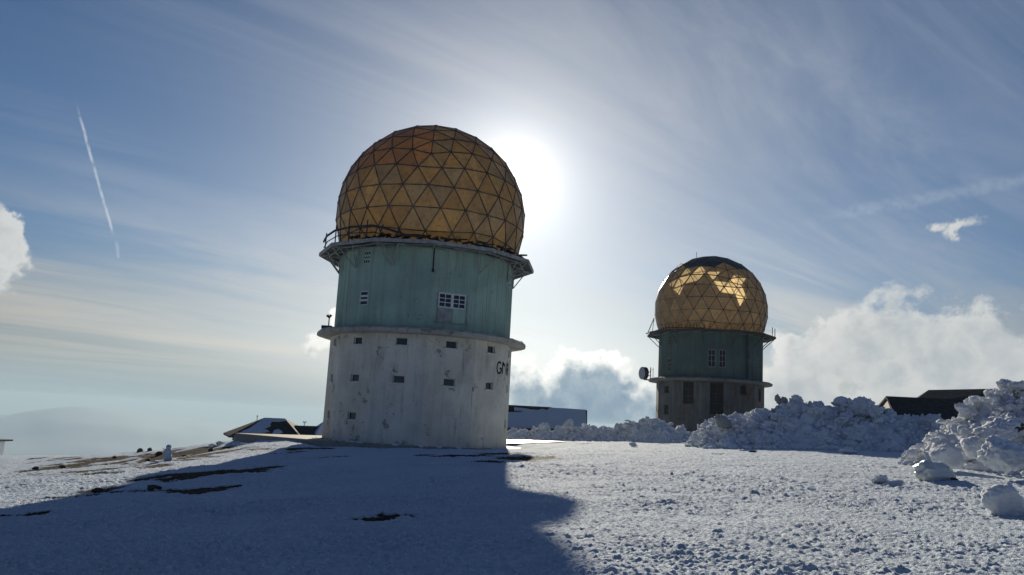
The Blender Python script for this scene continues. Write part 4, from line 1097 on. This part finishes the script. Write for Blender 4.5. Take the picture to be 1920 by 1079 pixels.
# ------------------------------------------------------------------ snowman, stones
p0 = hit(313, 866); sm_ = empty('snowman', p0); tag(sm_, 'small snowman standing on the sunlit slope at the left', 'snowman')
for nm, z_, s in (('body', .26, (.34, .32, .36)), ('chest', .66, (.29, .28, .30)), ('head', 1.0, (.20, .2, .22))):
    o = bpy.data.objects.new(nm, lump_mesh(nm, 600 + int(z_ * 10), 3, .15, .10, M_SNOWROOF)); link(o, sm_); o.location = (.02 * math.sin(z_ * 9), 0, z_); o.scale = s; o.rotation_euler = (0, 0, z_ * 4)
p = MB(); p.tube((-.2, 0, .8), (-.42, -.05, .92), .025, 5, .012); p.build('stick_arm', M_ROCK, sm_)
p = MB()
for u_ in (-.07, .07): p.tube((u_, -.185, 1.04), (u_, -.215, 1.04), .022, 6)
p.build('eyes', M_ROCK, sm_); sm_.scale = (.80,) * 3
STONES = [lump_mesh('stone', 500 + i, 3, .75, .16, M_ROCK) for i in range(5)]
ST = [(288, 919, 26, .75, 'dark stone mound in the big shadow, left of the bare strip'), (262, 848, 12, .9, 'upright dark stone on the sunlit crest left of the snowman'), (281, 846, 16, .6, 'dark stone on the crest just left of the snowman'),
      (67, 880, 18, .5, 'dark stone on the far left slope'), (395, 847, 16, .8, 'dark stone on the slope between the snowman and the lodge'), (1410, 849, 18, .45, 'flat dark stone on the sunlit flat before the long heap'),
      (182, 921, 24, .4, 'flat dark stone in the shadow at the left'), (118, 877, 20, .4, 'long flat dark stone among the bare strips at the left'), (160, 891, 14, .45, 'low stone just below the bare strips'),
      (277, 864, 14, .6, 'stone beside the bare strip left of the snowman'), (345, 857, 11, .6, 'stone just right of the snowman'), (298, 853, 16, .6, 'stone directly behind the snowman'),
      (215, 859, 10, .6, 'small stone high on the sunlit slope'), (848, 855, 26, .15, 'flat stone in the shade close to the big tower')]
for i, (px, py, wpx, asp, lb) in enumerate(ST):
    p_ = hit(px, py); o = bpy.data.objects.new('stone', STONES[i % 5]); s = wpx * p_[1] / FPX * .5; hz = s * asp; o.location = (p_[0], p_[1], p_[2] + hz * .35); o.scale = (s, s * .9, hz); o.rotation_euler = (0, 0, i * 1.3)
    tag(link(o), lb, 'stone', 'stones showing through the snow')
# lumps of snow along the lodge's front
for k in range(13):
    px = 478 + k * 9.6 + rng.uniform(-2, 2); y = 86 + rng.uniform(-1, 1); p_ = at(px, 829, y); z_ = max(p_[2], float(H(p_[0], p_[1])))
    s = rng.uniform(.26, .46)
    block((p_[0], p_[1], z_ - .05), (s * 1.2, s, s * .8), '%s snow lump from the left in the row before the lodge' % (ORD + ['thirteenth'])[k], 'row of snow lumps before the lodge')
for k in range(9):
    p_ = hit(396 + k * 7 + rng.uniform(-3, 3), 832 + rng.uniform(0, 6)); s = rng.uniform(.12, .3)
    block((p_[0], p_[1], p_[2] + .03), (s * 1.3, s, s * .7), '%s small snow lump from the left on the knoll by the lodge' % ORD[k], 'snow lumps on the knoll')

# ------------------------------------------------------------------ haze
M_HAZE = bpy.data.materials.new('haze_air'); M_HAZE.use_nodes = True
ht = M_HAZE.node_tree; ht.nodes.clear(); pv = ht.nodes.new('ShaderNodeVolumePrincipled'); ho = ht.nodes.new('ShaderNodeOutputMaterial')
pv.inputs['Color'].default_value = (0.44, 0.595, 0.71, 1); pv.inputs['Density'].default_value = 1.05e-4; pv.inputs['Anisotropy'].default_value = 0.25
ht.links.new(pv.outputs[0], ho.inputs['Volume'])
zmin = float(Z.min()) - 1.0
p = MB(); p.box((0, 0, (31 + zmin) / 2), (35000, 35000, 31 - zmin)); hz = p.build('haze', M_HAZE); tag(hz, 'thin pale air between the mountain top and the far hills', kind='stuff')
